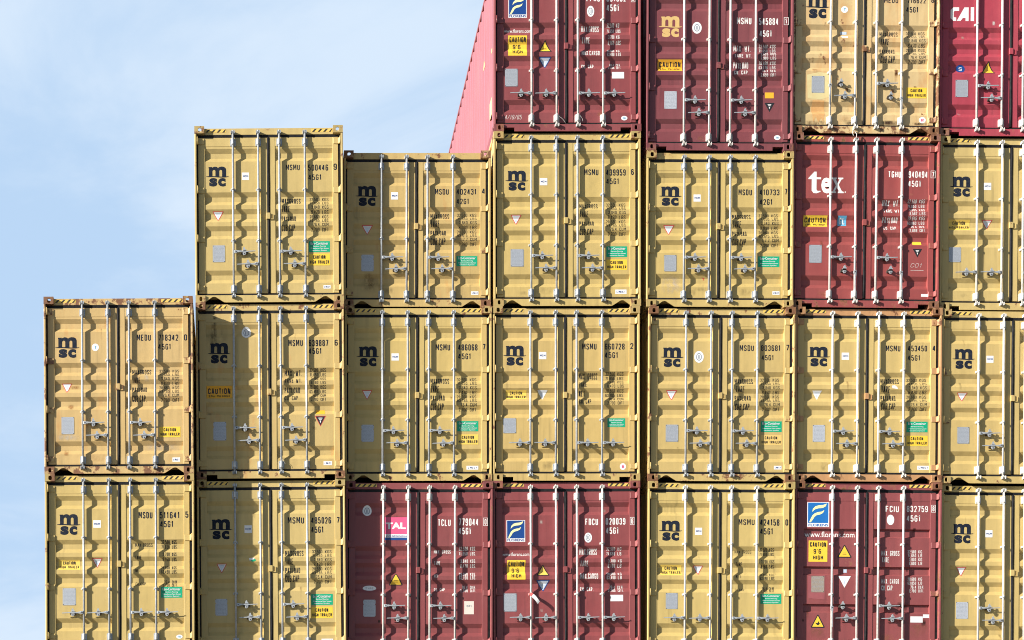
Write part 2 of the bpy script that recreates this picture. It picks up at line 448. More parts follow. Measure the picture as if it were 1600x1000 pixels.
STROKES = {
 'A': [[(0, 0), (.42, 1), (.58, 1), (1, 0)], [(.17, .30), (.83, .30)]], 'B': [[(0, 0), (0, 1), (.75, 1), (1, .88), (1, .64), (.78, .53), (.16, .53)], [(.16, 0), (.78, 0), (1, .13), (1, .38), (.86, .46)]],
 'C': [[(1, .74), (1, .88), (.74, 1), (.26, 1), (0, .88), (0, .12), (.26, 0), (.74, 0), (1, .12), (1, .28)]], 'D': [[(0, .0), (0, 1), (.68, 1), (1, .86), (1, .14), (.68, 0), (.16, 0)]],
 'E': [[(1, 1), (0, 1), (0, 0), (1, 0)], [(.16, .52), (.82, .52)]], 'F': [[(1, 1), (0, 1), (0, 0)], [(.16, .52), (.82, .52)]],
 'G': [[(1, .76), (1, .88), (.74, 1), (.26, 1), (0, .88), (0, .12), (.26, 0), (.74, 0), (1, .12), (1, .48), (.56, .48)]], 'H': [[(0, 0), (0, 1)], [(1, 0), (1, 1)], [(.16, .52), (.84, .52)]],
 'I': [[(.5, 0), (.5, 1)]], 'K': [[(0, 0), (0, 1)], [(1, 1), (.18, .45), (1, 0)]], 'L': [[(0, 1), (0, 0), (1, 0)]],
 'M': [[(0, 0), (0, 1), (.10, 1), (.5, .30), (.90, 1), (1, 1), (1, 0)]], 'N': [[(0, 0), (0, 1), (.12, 1), (.88, 0), (1, 0), (1, 1)]],
 'O': [[(.5, 0), (.26, 0), (0, .12), (0, .88), (.26, 1), (.74, 1), (1, .88), (1, .12), (.74, 0), (.5, 0)]], 'P': [[(0, 0), (0, 1), (.74, 1), (1, .88), (1, .58), (.74, .46), (.16, .46)]],
 'R': [[(0, 0), (0, 1), (.74, 1), (1, .88), (1, .60), (.74, .50), (.16, .50)], [(.52, .42), (1, 0)]], 'S': [[(1, .78), (1, .88), (.74, 1), (.26, 1), (0, .88), (0, .66), (.2, .56), (.8, .44), (1, .34), (1, .12), (.74, 0), (.26, 0), (0, .12), (0, .24)]],
 'T': [[(0, 1), (1, 1)], [(.5, .90), (.5, 0)]], 'U': [[(0, 1), (0, .12), (.26, 0), (.74, 0), (1, .12), (1, 1)]], 'V': [[(0, 1), (.45, 0), (.55, 0), (1, 1)]],
 'W': [[(0, 1), (.2, 0), (.28, 0), (.5, .7), (.72, 0), (.8, 0), (1, 1)]], 'X': [[(0, 0), (1, 1)], [(0, 1), (.42, .58)], [(.58, .42), (1, 0)]], 'Y': [[(0, 1), (.5, .48), (1, 1)], [(.5, .38), (.5, 0)]],
 '1': [[(.12, .76), (.5, 1), (.58, 1), (.58, 0)]], '2': [[(0, .76), (0, .88), (.26, 1), (.74, 1), (1, .88), (1, .62), (0, .0), (1, 0)]],
 '3': [[(0, .78), (0, .88), (.26, 1), (.74, 1), (1, .88), (1, .64), (.78, .53), (.40, .53)], [(.92, .46), (1, .40), (1, .12), (.74, 0), (.26, 0), (0, .12), (0, .24)]],
 '4': [[(.74, 0), (.74, 1)], [(.60, 1), (0, .34), (0, .26), (.56, .26)], [(.90, .26), (1, .26)]], '5': [[(.94, 1), (.06, 1), (.02, .56), (.72, .60), (1, .48), (1, .12), (.74, 0), (.26, 0), (0, .12), (0, .22)]],
 '6': [[(1, .80), (1, .88), (.74, 1), (.26, 1), (0, .88), (0, .12), (.26, 0), (.74, 0), (1, .12), (1, .46), (.76, .57), (.18, .57)]], '7': [[(0, 1), (1, 1), (1, .90), (.40, 0)]],
 '9': [[(0, .20), (0, .12), (.26, 0), (.74, 0), (1, .12), (1, .88), (.74, 1), (.26, 1), (0, .88), (0, .54), (.24, .43), (.82, .43)]],
 '.': [[(.1, .0), (.1, .05)]], ',': [[(.12, .05), (.0, -.14)]], "'": [[(.1, 1), (.1, .82)]], '/': [[(0, 0), (1, 1)]], '-': [[(0, .5), (1, .5)]],
}
STROKES['0'] = STROKES['O']
STROKES['8'] = [[(.5, .53), (.26, .53), (0, .66), (0, .88), (.26, 1), (.74, 1), (1, .88), (1, .66), (.74, .53), (.5, .53)], [(.16, .45), (0, .36), (0, .12), (.26, 0), (.74, 0), (1, .12), (1, .36), (.84, .45)]]
def ribbon(pts, w):
    """polyline to a mitred band of quads"""
    n = len(pts); closed = n > 2 and abs(pts[0][0]-pts[-1][0]) < 1e-6 and abs(pts[0][1]-pts[-1][1]) < 1e-6
    P = [Vector((p[0], p[1])) for p in pts]; Lf = []; Rt = []
    for i in range(n):
        d0 = (P[i]-P[i-1]).normalized() if i > 0 else ((P[0]-P[-2]).normalized() if closed else None)
        d1 = (P[i+1]-P[i]).normalized() if i < n-1 else ((P[1]-P[0]).normalized() if closed else None)
        if d0 is None: d0 = d1
        if d1 is None: d1 = d0
        n0 = Vector((-d0.y, d0.x)); n1 = Vector((-d1.y, d1.x)); m = n0+n1
        m = n0 if m.length < .2 else m.normalized(); k = min(1.5, 1/max(.4, m.dot(n1)))
        Lf.append(P[i]+m*w*.5*k); Rt.append(P[i]-m*w*.5*k)
    return [tuple(v) for v in Lf+Rt], [(i, i+1, n+i+1, n+i) for i in range(n-1)]
def stroke_text(st, w, h, bold):
    """condensed container lettering filling a w x h box (origin lower left)"""
    wd = lambda ch: {' ': .65, '.': .28, ',': .28, "'": .28, 'I': .35, '1': .72, 'M': 1.25, 'W': 1.3}.get(ch, 1.)
    gap = .36; tot = sum(wd(c) for c in st)+gap*(len(st)-1); cw = w/tot
    sw = min(bold*h, cw*.38); x = 0; out = []
    for ch in st:
        a = wd(ch)*cw
        for k, pl in enumerate(STROKES.get(ch, [])):
            pts = [(x+sw/2+p[0]*(a-sw), sw/2+p[1]*(h-sw)) for p in pl]
            v, f = ribbon(pts, sw); out.append((v, f, k*.00012))
        x += a+gap*cw
    return out

class Box:
    """one container: turns points on the photographed door into door coordinates and collects the markings"""
    def __init__(s, root, sty, pos, ang, D, k, crop):
        s.root, s.sty, s.pos, s.ang, s.D, s.k, s.crop = root, sty, pos, ang, D, k, crop
    def uv(s, cx, cy, d=Y_FLAT):
        x0, y0, sc = s.crop; px, py = x0+cx/sc, y0+cy/sc
        D = s.D+d*s.k
        wx, wz = (px-VX)/F*D, CAM.z+(VY-py)/F*D
        dx, dz = wx-s.pos.x, wz-s.pos.z
        ca, sa = math.cos(s.ang), math.sin(s.ang)
        return (dx*ca+dz*sa)/s.k+HW, s.sty.H-(-dx*sa+dz*ca)/s.k      # x from left, t from top
    def rect(s, b):
        u0, t0 = s.uv(b[0], b[1]); u1, t1 = s.uv(b[2], b[3])
        return u0, t0, u1, t1
    def build(s, name, parts, mats, parent=None, lift=.0012):
        """parts: list of (verts [(u,t)], faces, material index, extra lift)"""
        bm = bmesh.new()
        for vs, fs, mi, ex in parts:
            bv = [bm.verts.new((u, ex, t)) for u, t in vs]
            for f in fs:
                if len(set(f)) < 3: continue
                try: bm.faces.new([bv[i] for i in f]).material_index = mi
                except ValueError: pass
        for (t, _) in profile(s.sty):
            bmesh.ops.bisect_plane(bm, geom=bm.verts[:]+bm.edges[:]+bm.faces[:], plane_co=(0, 0, t), plane_no=(0, 0, 1), dist=1e-5)
        for a_, b_ in PX:
            for q_ in (a_-.0005, a_+.0005, b_-.0005, b_+.0005):
                bmesh.ops.bisect_plane(bm, geom=bm.verts[:]+bm.edges[:]+bm.faces[:], plane_co=(q_, 0, 0), plane_no=(1, 0, 0), dist=1e-6)
        H = s.sty.H
        for v in bm.verts:
            u, ex, t = v.co; v.co = (X(u), depth(s.sty, u, t)-lift-ex, H-t)
        for f in bm.faces:
            f.normal_update()
            if f.normal.y > 0: f.normal_flip()
        me = bpy.data.meshes.new(name); bm.to_mesh(me); bm.free()
        for m in mats: me.materials.append(m)
        return obj(name, me, parent or s.root)
    def txt(s, st, b, off=.012, slant=0, mi=0, ex=0):
        u0, t0, u1, t1 = s.rect(b); vs, fs = glyphs(st, off)
        return ([(u0+(u1-u0)*x+slant*(t1-t0)*(y-.5), t1+(t0-t1)*y) for x, y in vs], fs, mi, ex)
    def stx(s, st, b, bold=.145, slant=0, mi=0, ex=0):
        u0, t0, u1, t1 = s.rect(b); h = t1-t0
        return [([(u0+x+slant*(y-h/2), t1-y) for x, y in v], f, mi, ex+e) for v, f, e in stroke_text(st, u1-u0, h, bold)]
    def poly(s, pts, b, mi=0, ex=0):
        u0, t0, u1, t1 = s.rect(b)
        return ([(u0+(u1-u0)*x, t0+(t1-t0)*y) for x, y in pts], [tuple(range(len(pts)))], mi, ex)
    def quad(s, b, mi=0, ex=0): return s.poly([(0, 0), (1, 0), (1, 1), (0, 1)], b, mi, ex)
    def ell(s, b, mi=0, ex=0, n=24): return s.poly(arc(.5, .5, .5, .5, 0, 360-360/n, n-1), b, mi, ex)

def sub(b, x0, y0, x1, y1): return (b[0]+(b[2]-b[0])*x0, b[1]+(b[3]-b[1])*y0, b[0]+(b[2]-b[0])*x1, b[1]+(b[3]-b[1])*y1)

def d_msc(c, b, mat=None):
    mat = mat or NAVY
    P = []
    # the m: three heavy stems under two arches, one outline
    def M(pts): return c.poly(pts, sub(b, .11, 0, .89, .52))
    o = [(0, .04), (.20, .04), (.20, .12)]
    o += [(.26, .05), (.36, .0), (.47, .03), (.54, .13)]
    o += [(.61, .04), (.73, .0), (.86, .02), (.96, .12), (1.0, .30), (1.0, 1.0), (.77, 1.0), (.77, .42), (.74, .34), (.68, .31), (.63, .35), (.61, .44),
          (.61, 1.0), (.39, 1.0), (.39, .42), (.36, .34), (.30, .31), (.25, .35), (.22, .44), (.22, 1.0), (.02, 1.0), (.02, .16), (0, .16)]
    P.append(M(o))
    n = 20; top = []; bot = []
    for i in range(n+1):
        x = i/n; w = .012*math.sin((x-.02)*6.28*1.0+3.4)
        edge = max(0, abs(x-.5)-.38)/.12
        y = .515+w; th = .045*(1-.7*edge)
        top.append((x, y-edge*.012-th/2-.004)); bot.append((x, y-edge*.012+th/2))
    u = top+bot[::-1]; P.append(([(lambda r: r)(q) for q in c.poly(u, b)[0]], [tuple([i, i+1, 2*n+1-i-1, 2*n+1-i]) for i in range(n)], 0, .0003))
    P.append(c.txt('s', sub(b, .14, .575, .50, 1.0), .055)); P.append(c.txt('c', sub(b, .53, .575, .87, 1.0), .055))
    c.build('logo', P, [mat])
def d_num(c, pre, pb, num, nb, chk, kb, code, cb, white=False, boxed=False):
    m = WINK if white else NAVY
    c.build('owner_code', c.stx(pre, pb), [m]); c.build('serial_number', c.stx(num, nb), [m])
    P = c.stx(chk, sub(kb, .27, .16, .73, .84) if boxed else kb, .16)
    if boxed:
        w = .09
        for q in ((0, 0, 1, w*.6), (0, 1-w*.6, 1, 1), (0, w*.6, w, 1-w*.6), (1-w, w*.6, 1, 1-w*.6)): P.append(c.quad(sub(kb, *q)))
    c.build('check_digit', P, [m]); c.build('size_code', c.stx(code, cb), [m])
def d_table(c, labels, vx, rows, white=False, slant=0, off=.012):
    m = WINKS if white else NAVYS
    bold = (.105 if not white else .12)+off*1.2; P = []
    for l, b in labels: P += c.stx(l, b, bold, slant)
    for tx, y0, y1 in rows:
        a, u = tx.rsplit(' ', 1); w = vx[1]-vx[0]; f = len(a)/6.0*.5
        P += c.stx(a, (vx[0]+w*(.54-min(.54, f)), y0, vx[0]+w*.54, y1), bold, slant); P += c.stx(u, (vx[0]+w*.68, y0, vx[1]-w*(.0 if len(u) > 2 else .1), y1), bold, slant)
    c.build('weight_table', P, [m])
V8 = ['32,500 KGS', '71,650 LBS', '3,840 KGS', '8,470 LBS', '28,660 KGS', '63,185 LBS', '76.4 CUM', '2,700 CUFT']
def rows8(y0, y1, vals=V8):
    p = (y1-y0)/8; return [(v, y0+p*i+.1*p, y0+p*i+.84*p) for i, v in enumerate(vals)]
def pairs(ys, vals): return [(v, a, b) for v, (a, b) in zip(vals, ys)]
def d_plate(c, b, mat=PLATE, notch=False):
    if notch: pts = [(.06, 0), (.94, 0), (1, .05), (1, .22), (.96, .25), (.96, .30), (1, .33), (1, .95), (.94, 1), (.06, 1), (0, .95), (0, .33), (.04, .30), (.04, .25), (0, .22), (0, .05)]
    else: pts = [(.02, 0), (.98, 0), (1, .015), (1, .985), (.98, 1), (.02, 1), (0, .985), (0, .015)]
    o = c.build('data_plate', [c.poly(pts, b)], [mat], lift=.003)
    P = []
    random.seed(int(b[0]*7+b[1]))
    for i in range(11):
        y = .09+i*.078; x = .08
        while x < .84:
            w = random.uniform(.05, .22); P.append(c.quad(sub(b, x, y, min(.93, x+w), y+.018))); x += w+random.uniform(.03, .12)
    P += [c.ell(sub(b, x-.03, y-.02, x+.03, y+.02), 1, 0, 8) for x, y in ((.05, .04), (.95, .04), (.05, .96), (.95, .96))]
    c.build('plate_engraving', P, [ENGR, BLACKV], o, lift=.0038)
def d_tri(c, b, kind='red'):
    if kind == 'red': ms = [REDV, WHITE, LBLUE]
    elif kind == 'blue': ms = [BLUE, LBLUE, WHITE]
    elif kind == 'white': ms = [WHITE, WHITE, LBLUE]
    else: ms = [REDV if kind == 'blackred' else BLACKV, BLACKV, WHITE]
    P = [c.poly([(0, 0), (1, 0), (.5, 1)], b, 0), c.poly([(.10, .06), (.90, .06), (.5, .87)] if kind in ('red', 'blue', 'white') else [(.07, .04), (.93, .04), (.5, .92)], b, 1, .0004)]
    if kind in ('red', 'blue', 'white'):
        P += [c.quad(sub(b, .26, .14, .74, .18), 2, .0008), c.quad(sub(b, .30, .24, .70, .28), 2, .0008), c.quad(sub(b, .36, .34, .64, .38), 2, .0008), c.quad(sub(b, .44, .44, .56, .66), 2, .0008)]
    else:
        P += [c.quad(sub(b, .32, .17, .68, .24), 2, .0008), c.quad(sub(b, .38, .29, .62, .35), 2, .0008), c.poly([(0, 0), (1, 0), (.6, 1), (.4, 1)], sub(b, .43, .44, .57, .66), 2, .0008)]
    c.build('warning_triangle', P, ms)
def d_utri(c, b, mat=YEL, bird=False):
    P = [c.poly([(.5, 0), (.55, .05), (1, .94), (.96, 1), (.04, 1), (0, .94), (.45, .05)], b, 0), c.poly([(.5, .10), (.90, .92), (.10, .92)], b, 1, .0004)]
    if bird: P += [c.poly([(.30, .62), (.46, .66), (.60, .46), (.58, .66), (.70, .66), (.52, .82), (.44, .78)], b, 0, .0008)]
    else: P += [c.quad(sub(b, .38, .62, .62, .65), 0, .0008), c.quad(sub(b, .36, .72, .64, .75), 0, .0008)]
    c.build('high_voltage_triangle' if not bird else 'warning_triangle', P, [BLACKV, mat])
def sticker(c, name, b, mat, texts, tmat=None, off=.01, rnd=False):
    o = c.build(name, [c.ell(b) if rnd else c.quad(b)], [mat])
    if texts: c.build('printing', sum([c.stx(t, sub(b, *q), .12+off*3) if t.upper() == t else [c.txt(t, sub(b, *q), off)] for t, q in texts], []), [tmat or BLACKV], o, lift=.0034)
    return o
def d_eco(c, b):
    sticker(c, 'eco_sticker', b, GREEN, [('Eco-Container', (.08, .08, .92, .32)), ('Bamboo Flooring', (.22, .42, .80, .56)), ('Waterborne Paint System', (.08, .62, .94, .76)), ('Insulation System', (.14, .81, .86, .94))], WHITE, .012)
def d_cau2(c, b, mat=YEL):
    sticker(c, 'caution_sticker', b, mat, [('CAUTION', (.2, .14, .78, .44)), ('HIGH TRAILER', (.05, .58, .95, .86))], None, .012)
def d_cau(c, b, mat=ORG):
    sticker(c, 'caution_sticker', b, mat, [('CAUTION', (.06, .16, .94, .58)), ("2.9m  9'6 HIGH", (.08, .68, .92, .88))], None, .016)
def d_cau96(c, b):
    sticker(c, 'caution_sticker', b, YEL, [('CAUTION', (.07, .08, .93, .30)), ("9'6", (.26, .40, .66, .62)), ('HIGH', (.24, .70, .76, .90))], None, .012)
def d_mcn(c, b): sticker(c, 'small_sticker', b, WHITE, [('MCM', (.14, .36, .86, .62))], BLUE, .01)
def d_tiny(c, b): sticker(c, 'small_label', b, WHITE, [('LABEL'[:0]+'L.MU.C.T', (.12, .28, .88, .72))], BLUE, .01)
def d_oval(c, b):
    o = c.build('oval_badge', [c.ell(b, 0), c.ell(sub(b, .2, .18, .8, .82), 1, .0004), c.ell(sub(b, .27, .25, .73, .75), 0, .0008), c.quad(sub(b, .38, .34, .46, .66), 1, .0011), c.quad(sub(b, .54, .34, .62, .66), 1, .0011)], [WHITE, GREYM])
def d_round(c, b, mat=WHITE, tm=None, t='T'): sticker(c, 'round_sticker', b, mat, [(t, (.32, .3, .68, .72))], tm or SKYB, .01, True)
_st = {}
def stain_mat(col, k):
    key = (col, k)
    if key in _st: return _st[key]
    m, t, b = nodes_new('stain'); pos = N(t, 'ShaderNodeNewGeometry').outputs['Position']
    at = N(t, 'ShaderNodeAttribute'); at.attribute_name = 'fade'
    n = noise(t, pos, 14, 6, .65, (1, 1, .45)); q = N(t, 'ShaderNodeMath', operation='MULTIPLY')
    t.links.new(at.outputs['Fac'], q.inputs[0]); t.links.new(ramp(t, n, .36, .62, 0, k), q.inputs[1]); t.links.new(q.outputs[0], b.inputs['Alpha'])
    t.links.new(mixc(t, noise(t, pos, 30, 4), col, [v*.6 for v in col]), b.inputs['Base Color']); b.inputs['Roughness'].default_value = .8; b.inputs['Specular IOR Level'].default_value = .2
    _st[key] = m; return m
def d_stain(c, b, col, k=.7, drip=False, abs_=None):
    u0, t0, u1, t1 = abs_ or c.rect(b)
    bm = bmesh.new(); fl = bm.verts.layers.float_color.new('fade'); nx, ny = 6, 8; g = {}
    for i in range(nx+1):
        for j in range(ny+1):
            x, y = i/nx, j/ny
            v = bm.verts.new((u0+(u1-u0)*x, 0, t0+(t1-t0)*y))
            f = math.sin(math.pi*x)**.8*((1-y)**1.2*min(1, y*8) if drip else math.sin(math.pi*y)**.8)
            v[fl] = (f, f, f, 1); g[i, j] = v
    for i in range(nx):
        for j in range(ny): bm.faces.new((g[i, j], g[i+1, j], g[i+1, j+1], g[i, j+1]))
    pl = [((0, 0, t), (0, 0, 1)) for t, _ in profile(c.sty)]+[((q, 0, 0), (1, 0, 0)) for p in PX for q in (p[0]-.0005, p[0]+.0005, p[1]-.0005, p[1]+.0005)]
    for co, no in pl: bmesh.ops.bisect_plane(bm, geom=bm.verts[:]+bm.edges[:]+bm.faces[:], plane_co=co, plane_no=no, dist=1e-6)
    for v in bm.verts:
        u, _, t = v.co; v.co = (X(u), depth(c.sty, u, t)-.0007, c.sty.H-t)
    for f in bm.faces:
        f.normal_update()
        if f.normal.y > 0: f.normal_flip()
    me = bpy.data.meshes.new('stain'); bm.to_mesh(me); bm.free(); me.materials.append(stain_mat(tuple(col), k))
    obj('stain', me, c.root)
RUSTC = (.20, .075, .03); ORGC = (.48, .24, .085); GRIME = (.05, .042, .034)
def weather(c, n, rusty, seed):
    """small rust runs and grime at fittings, different on every door"""
    rr = random.Random(seed); s = c.sty
    for k in range(n):
        q = rr.random()
        if q < .35:      # run below a hinge edge or bar bracket
            x = rr.choice((.627, 1.045, 1.394, 1.813))+rr.uniform(-.045, .03); t = rr.choice([s.tb[1], s.bb[1]-.1]+s.guide)+.01
            d_stain(c, None, GRIME if rr.random() > rusty else RUSTC, rr.uniform(.3, .6), True, (x, t, x+rr.uniform(.02, .05), t+rr.uniform(.12, .4)))
        elif q < .6:
            x = rr.choice((rr.uniform(.18, 1.0), rr.uniform(1.34, 2.2))); t = rr.choice([a+s.cw[0]+s.cw[1] for a in s.cor])-.02
            d_stain(c, None, RUSTC if rr.random() < rusty+.2 else GRIME, rr.uniform(.35, .7), True, (x, t, x+rr.uniform(.02, .06), t+rr.uniform(.06, .25)))
        elif q < .8:
            x = rr.choice((rr.uniform(.18, .9), rr.uniform(1.34, 2.0))); w = rr.uniform(.12, .35); t = s.gb[0]-rr.uniform(.05, .22)
            d_stain(c, None, GRIME if rr.random() > rusty else ORGC, rr.uniform(.2, .4), False, (x, t, x+w, min(s.gb[0]-.013, t+rr.uniform(.06, .2))))
        else:
            x = rr.choice((rr.uniform(.18, 1.0), rr.uniform(1.34, 2.15))); t = rr.uniform(.35, s.gb[0]-.3)
            d_stain(c, None, rr.choice((RUSTC, GRIME, (.55, .50, .42))), rr.uniform(.3, .6), False, (x, t, x+rr.uniform(.03, .1), t+rr.uniform(.02, .07)))

def d_florens(c, b, bright=False):
    bl = BLUE2 if bright else BLUE
    o = c.build('company_sign', [c.quad(b, 0), c.quad(sub(b, .035, .02, .965, .84), 1, .0005)], [WHITE, bl])
    q = sub(b, .035, .02, .965, .84)
    upper = [(.20, .46), (.24, .30), (.36, .18), (.52, .13), (.74, .11), (.92, .04), (.86, .18), (.72, .26), (.50, .28), (.34, .33)]
    lower = [(.06, .96), (.14, .78), (.22, .62), (.34, .52), (.50, .46), (.66, .44), (.80, .36), (.74, .50), (.60, .58), (.42, .62), (.32, .70), (.24, .84), (.14, .97)]
    c.build('emblem', [c.poly(upper, q), c.poly(lower, q)], [CREAM], o, lift=.0026)
    c.build('printing', [c.txt('FLORENS', sub(b, .05, .865, .95, .975), .022)], [bl], o, lift=.0026)
def serif_tex(c, b):
    P = []
    t_ = [(.0, .30), (.16, .0), (.22, .0), (.22, .26), (.34, .26), (.34, .35), (.22, .35), (.22, .82), (.25, .89), (.33, .88), (.33, .93), (.22, 1.0), (.14, .99), (.09, .88), (.09, .35), (.0, .35)]
    P.append(c.poly([(x, y) for x, y in t_], sub(b, 0, 0, .98, 1)))
    # e: ring with open mouth
    out = arc(.5, .5, .5, .5, 40, 360, 20); inn = arc(.5, .5, .22, .34, 360, 62, 18)
    e = [(x, y) for x, y in out] + [(1.0, .56), (.28, .56)] + [(x, y) for x, y in inn if y > .56]
    P.append(c.txt('e', sub(b, .34, .27, .60, .99), .03))
    x_ = [(0, 0), (.44, 0), (.44, .09), (.36, .11), (.52, .36), (.66, .12), (.56, .09), (.56, 0), (.96, 0), (.96, .09), (.82, .12), (.60, .46), (.86, .88), (1, .91), (1, 1), (.54, 1), (.54, .91), (.62, .88), (.46, .62), (.30, .88), (.40, .91), (.40, 1), (0, 1), (0, .91), (.14, .88), (.38, .50), (.14, .12), (0, .09)]
    P.append(c.poly(x_, sub(b, .60, .27, .93, .98)))
    P.append(c.ell(sub(b, .955, .90, .99, .96), 0, 0, 10))
    c.build('logo', P, [WINK])
def d_www(c, b): c.build('web_address', [c.txt('www.florens.com', b, .006)], [WINK])

# ------------------------------------------------------------------ container builder
MSCY = (.54, .40, .145)
def place(xl, xr, yl, yr, D, H, k):
    ang = math.atan2(yl-yr, xr-xl)
    cx, cy = (xl+xr)/2, (yl+yr)/2
    top = Vector(((cx-VX)/F*D, D-25.5, CAM.z+(VY-cy)/F*D))
    up = Vector((-math.sin(ang), 0, math.cos(ang)))
    return top-up*H*k, ang
allpos = {}; boxes = {}
def make(idx, label, xl, xr, yl, yr, D, kind, crop, col, rust=.12, stain=0., frust=.35, cut='tri', handles='A', door='swage', k=1., stripes=True,
         bars=None, frame_col=None, cast_col=None, drop=(), simple=False, group='shipping containers stacked in rows', side_col=None, srough=.42, pos=None):
    s = STY[(kind, door)]; H = s.H
    if pos is None: p, ang = place(xl, xr, yl, yr, D, H, k)
    else: p, ang = pos, 0.
    root = bpy.data.objects.new('shipping_container', None); COL.objects.link(root)
    root.empty_display_size = .4
    root.location = p; root.rotation_euler = (0, -ang, 0); root.scale = (k, k, k)
    root['label'] = label; root['category'] = 'container'; root['group'] = group
    allpos[idx] = p
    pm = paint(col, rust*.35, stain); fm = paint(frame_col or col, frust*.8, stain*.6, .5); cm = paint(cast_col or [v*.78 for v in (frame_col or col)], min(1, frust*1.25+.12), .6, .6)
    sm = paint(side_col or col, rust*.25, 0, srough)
    obj('frame', mesh(('fr', kind, cut, door), 'frame', [fm], frame_bm(s, cut)), root)
    for top in (0, 1):
        for left in (0, 1):
            me = mesh(('ca', top, left), 'corner_casting', [cm], casting_bm(top, left))
            xx = -HW if left else HW-CW
            obj('corner_casting', me, root, (xx, 0, H-CH if top else 0))
            me2 = mesh(('ca', top, 1-left), 'corner_casting', [cm], casting_bm(top, 1-left))
            o = obj('corner_casting', me2, root, (xx+CW, LEN, H-CH if top else 0), (0, 0, math.pi))
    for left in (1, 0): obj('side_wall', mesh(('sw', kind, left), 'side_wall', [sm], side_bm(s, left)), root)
    obj('roof', mesh(('rf', kind), 'roof', [sm], roof_bm(s)), root)
    obj('floor', mesh(('fl', kind), 'floor', [UNDER], floor_bm(s)), root)
    obj('rear_wall', mesh(('rw', kind), 'rear_wall', [sm], rear_bm(s)), root)
    obj('door_seal', mesh(('se', kind), 'door_seal', [RUBBER], seal_bm(s)), root)
    for sd in (0, 1):
        d = obj('door', mesh(('do', kind, door, sd), 'door', [pm], door_bm(s, sd)), root)
        if simple: continue
        for a, b in s.hinge:
            obj('hinge', mesh(('hi', sd, round(b-a, 3)), 'hinge', [fm], hinge_bm(sd, b-a)), d, (0, 0, H-b))
    if simple: return None
    bm_ = bars or GALV
    lp = obj('door_catch', mesh(('lp',), 'door_catch', [fm], lockplate_bm), root, (X(1.226), 0, H-s.catch))
    if stripes:
        for x in (CW+.006, WD-CW-.006-.350):
            obj('hazard_stripes', mesh(('st',), 'hazard_stripes', [HAZ, HAZB], stripes_bm), root, (X(x), 0, H-.075))
    for i, x in enumerate((.627, 1.045, 1.394, 1.813)):
        b = obj('locking_bar', mesh(('ba', kind), 'locking_bar', [bm_], bar_bm(s)), root, (X(x)+random.uniform(-.003, .003), 0, 0))
        for (a, q) in (s.tb, s.bb): obj('bearing', mesh(('be', round(q-a, 3)), 'bearing', [bm_], bearing_bm(q-a)), b, (0, 0, H-q))
        for g in s.guide: obj('guide', mesh(('gu',), 'guide', [bm_], guide_bm), b, (0, 0, H-g))
        obj('keeper', mesh(('ke',), 'keeper', [bm_], keeper_bm), b, (0, 0, H-.094)); 
        obj('keeper', mesh(('ke',), 'keeper', [bm_], keeper_bm), b, (0, -.030, H-s.sill-.030), (0, 0, 0))
        if handles == 'A':
            t = s.hU if i in (0, 2) else s.hL; dr = 1 if i in (0, 2) else -1
        else: t = s.hB; dr = -1 if i < 2 else 1
        hm = mesh(('ha', 'g'), 'handle', [GALV, DARKM], handle_bm); km = mesh(('kc',), 'handle_retainer', [GALV, DARKM], catch_bm)
        if i in drop: obj('handle', hm, b, (0, 0, H-t), (0, R(90+random.uniform(-3, 3)), 0))
        else: obj('handle', hm, b, (0, 0, H-t), (0, 0 if dr == 1 else math.pi, 0) if dr == 1 else (0, math.pi+random.uniform(-.02, .02), 0))
        obj('handle_retainer', km, b, (dr*.178, 0, H-t))
    bx = Box(root, s, p, ang, D, k, crop); boxes[idx] = (bx, rust); return bx

LBL = 'MAXGROSS', 'TARE', 'PAYLOAD', 'CUB.CAP.'
LWT = 'MAX. WT.', 'TARE WT.', 'PAYLOAD', 'CU. CAP.'
def lab(names, boxes): return list(zip(names, boxes))
MAR = (.245, .060, .062)

# ---- column 1 (far left, standing proud)
c = make('00', 'rusty tan container on top of the leftmost stack, number MEDU 718342', 67.4, 301.6, 463.5, 462.2, 24.86, '45', (60, 455, 3.333), (.565, .395, .165), .55, .25, .85, k=.992)
d_msc(c, (88, 240, 213, 347)); d_round(c, (278, 273, 315, 312))
d_num(c, 'MEDU', (512, 226, 585, 258), '718342', (625, 226, 728, 258), '0', (758, 226, 774, 258), '45G1', (624, 274, 690, 304))
d_table(c, lab(LBL, [(488, 405, 587, 432), (488, 450, 530, 476), (488, 497, 565, 524), (488, 543, 563, 572)]), (625, 732), rows8(402, 575))
d_tri(c, (122, 478, 174, 529)); d_plate(c, (120, 656, 186, 745)); d_cau2(c, (630, 706, 740, 760)); d_tiny(c, (698, 866, 738, 888))
c = make('01', 'yellow container at the foot of the leftmost stack, number MSDU 511641', 69.4, 303.4, 740.6, 739.6, 24.86, '45', (60, 735, 3.772), MSCY, .12, .0, .45, handles='B', k=.992)
d_msc(c, (110, 258, 247, 380)); d_mcn(c, (323, 294, 368, 338))
d_num(c, 'MSDU', (590, 245, 672, 283), '511641', (715, 245, 832, 283), '5', (866, 243, 884, 280), '45G1', (718, 298, 795, 335))
d_table(c, lab(('MAX GROSS', 'TARE', 'NET', 'CU.CAP'), [(570, 427, 672, 447), (570, 503, 607, 523), (572, 580, 602, 600), (572, 657, 632, 677)]), (720, 818),
        pairs([(410, 432), (437, 458), (484, 505), (512, 532), (562, 583), (588, 608), (645, 665), (667, 685)], ['32,500 KGS.', '71,650 LBS.', '3,700 KGS.', '8,160 LBS.', '28,800 KGS.', '63,490 LBS.', '76.4 CU.M.', '2,700 CU.FT.']))
d_tri(c, (315, 517, 377, 573)); d_cau2(c, (118, 525, 245, 585), YELF); d_plate(c, (143, 695, 220, 795)); d_eco(c, (722, 687, 848, 750)); d_round(c, (812, 968, 850, 992), WHITE, SKYB, 'oo')
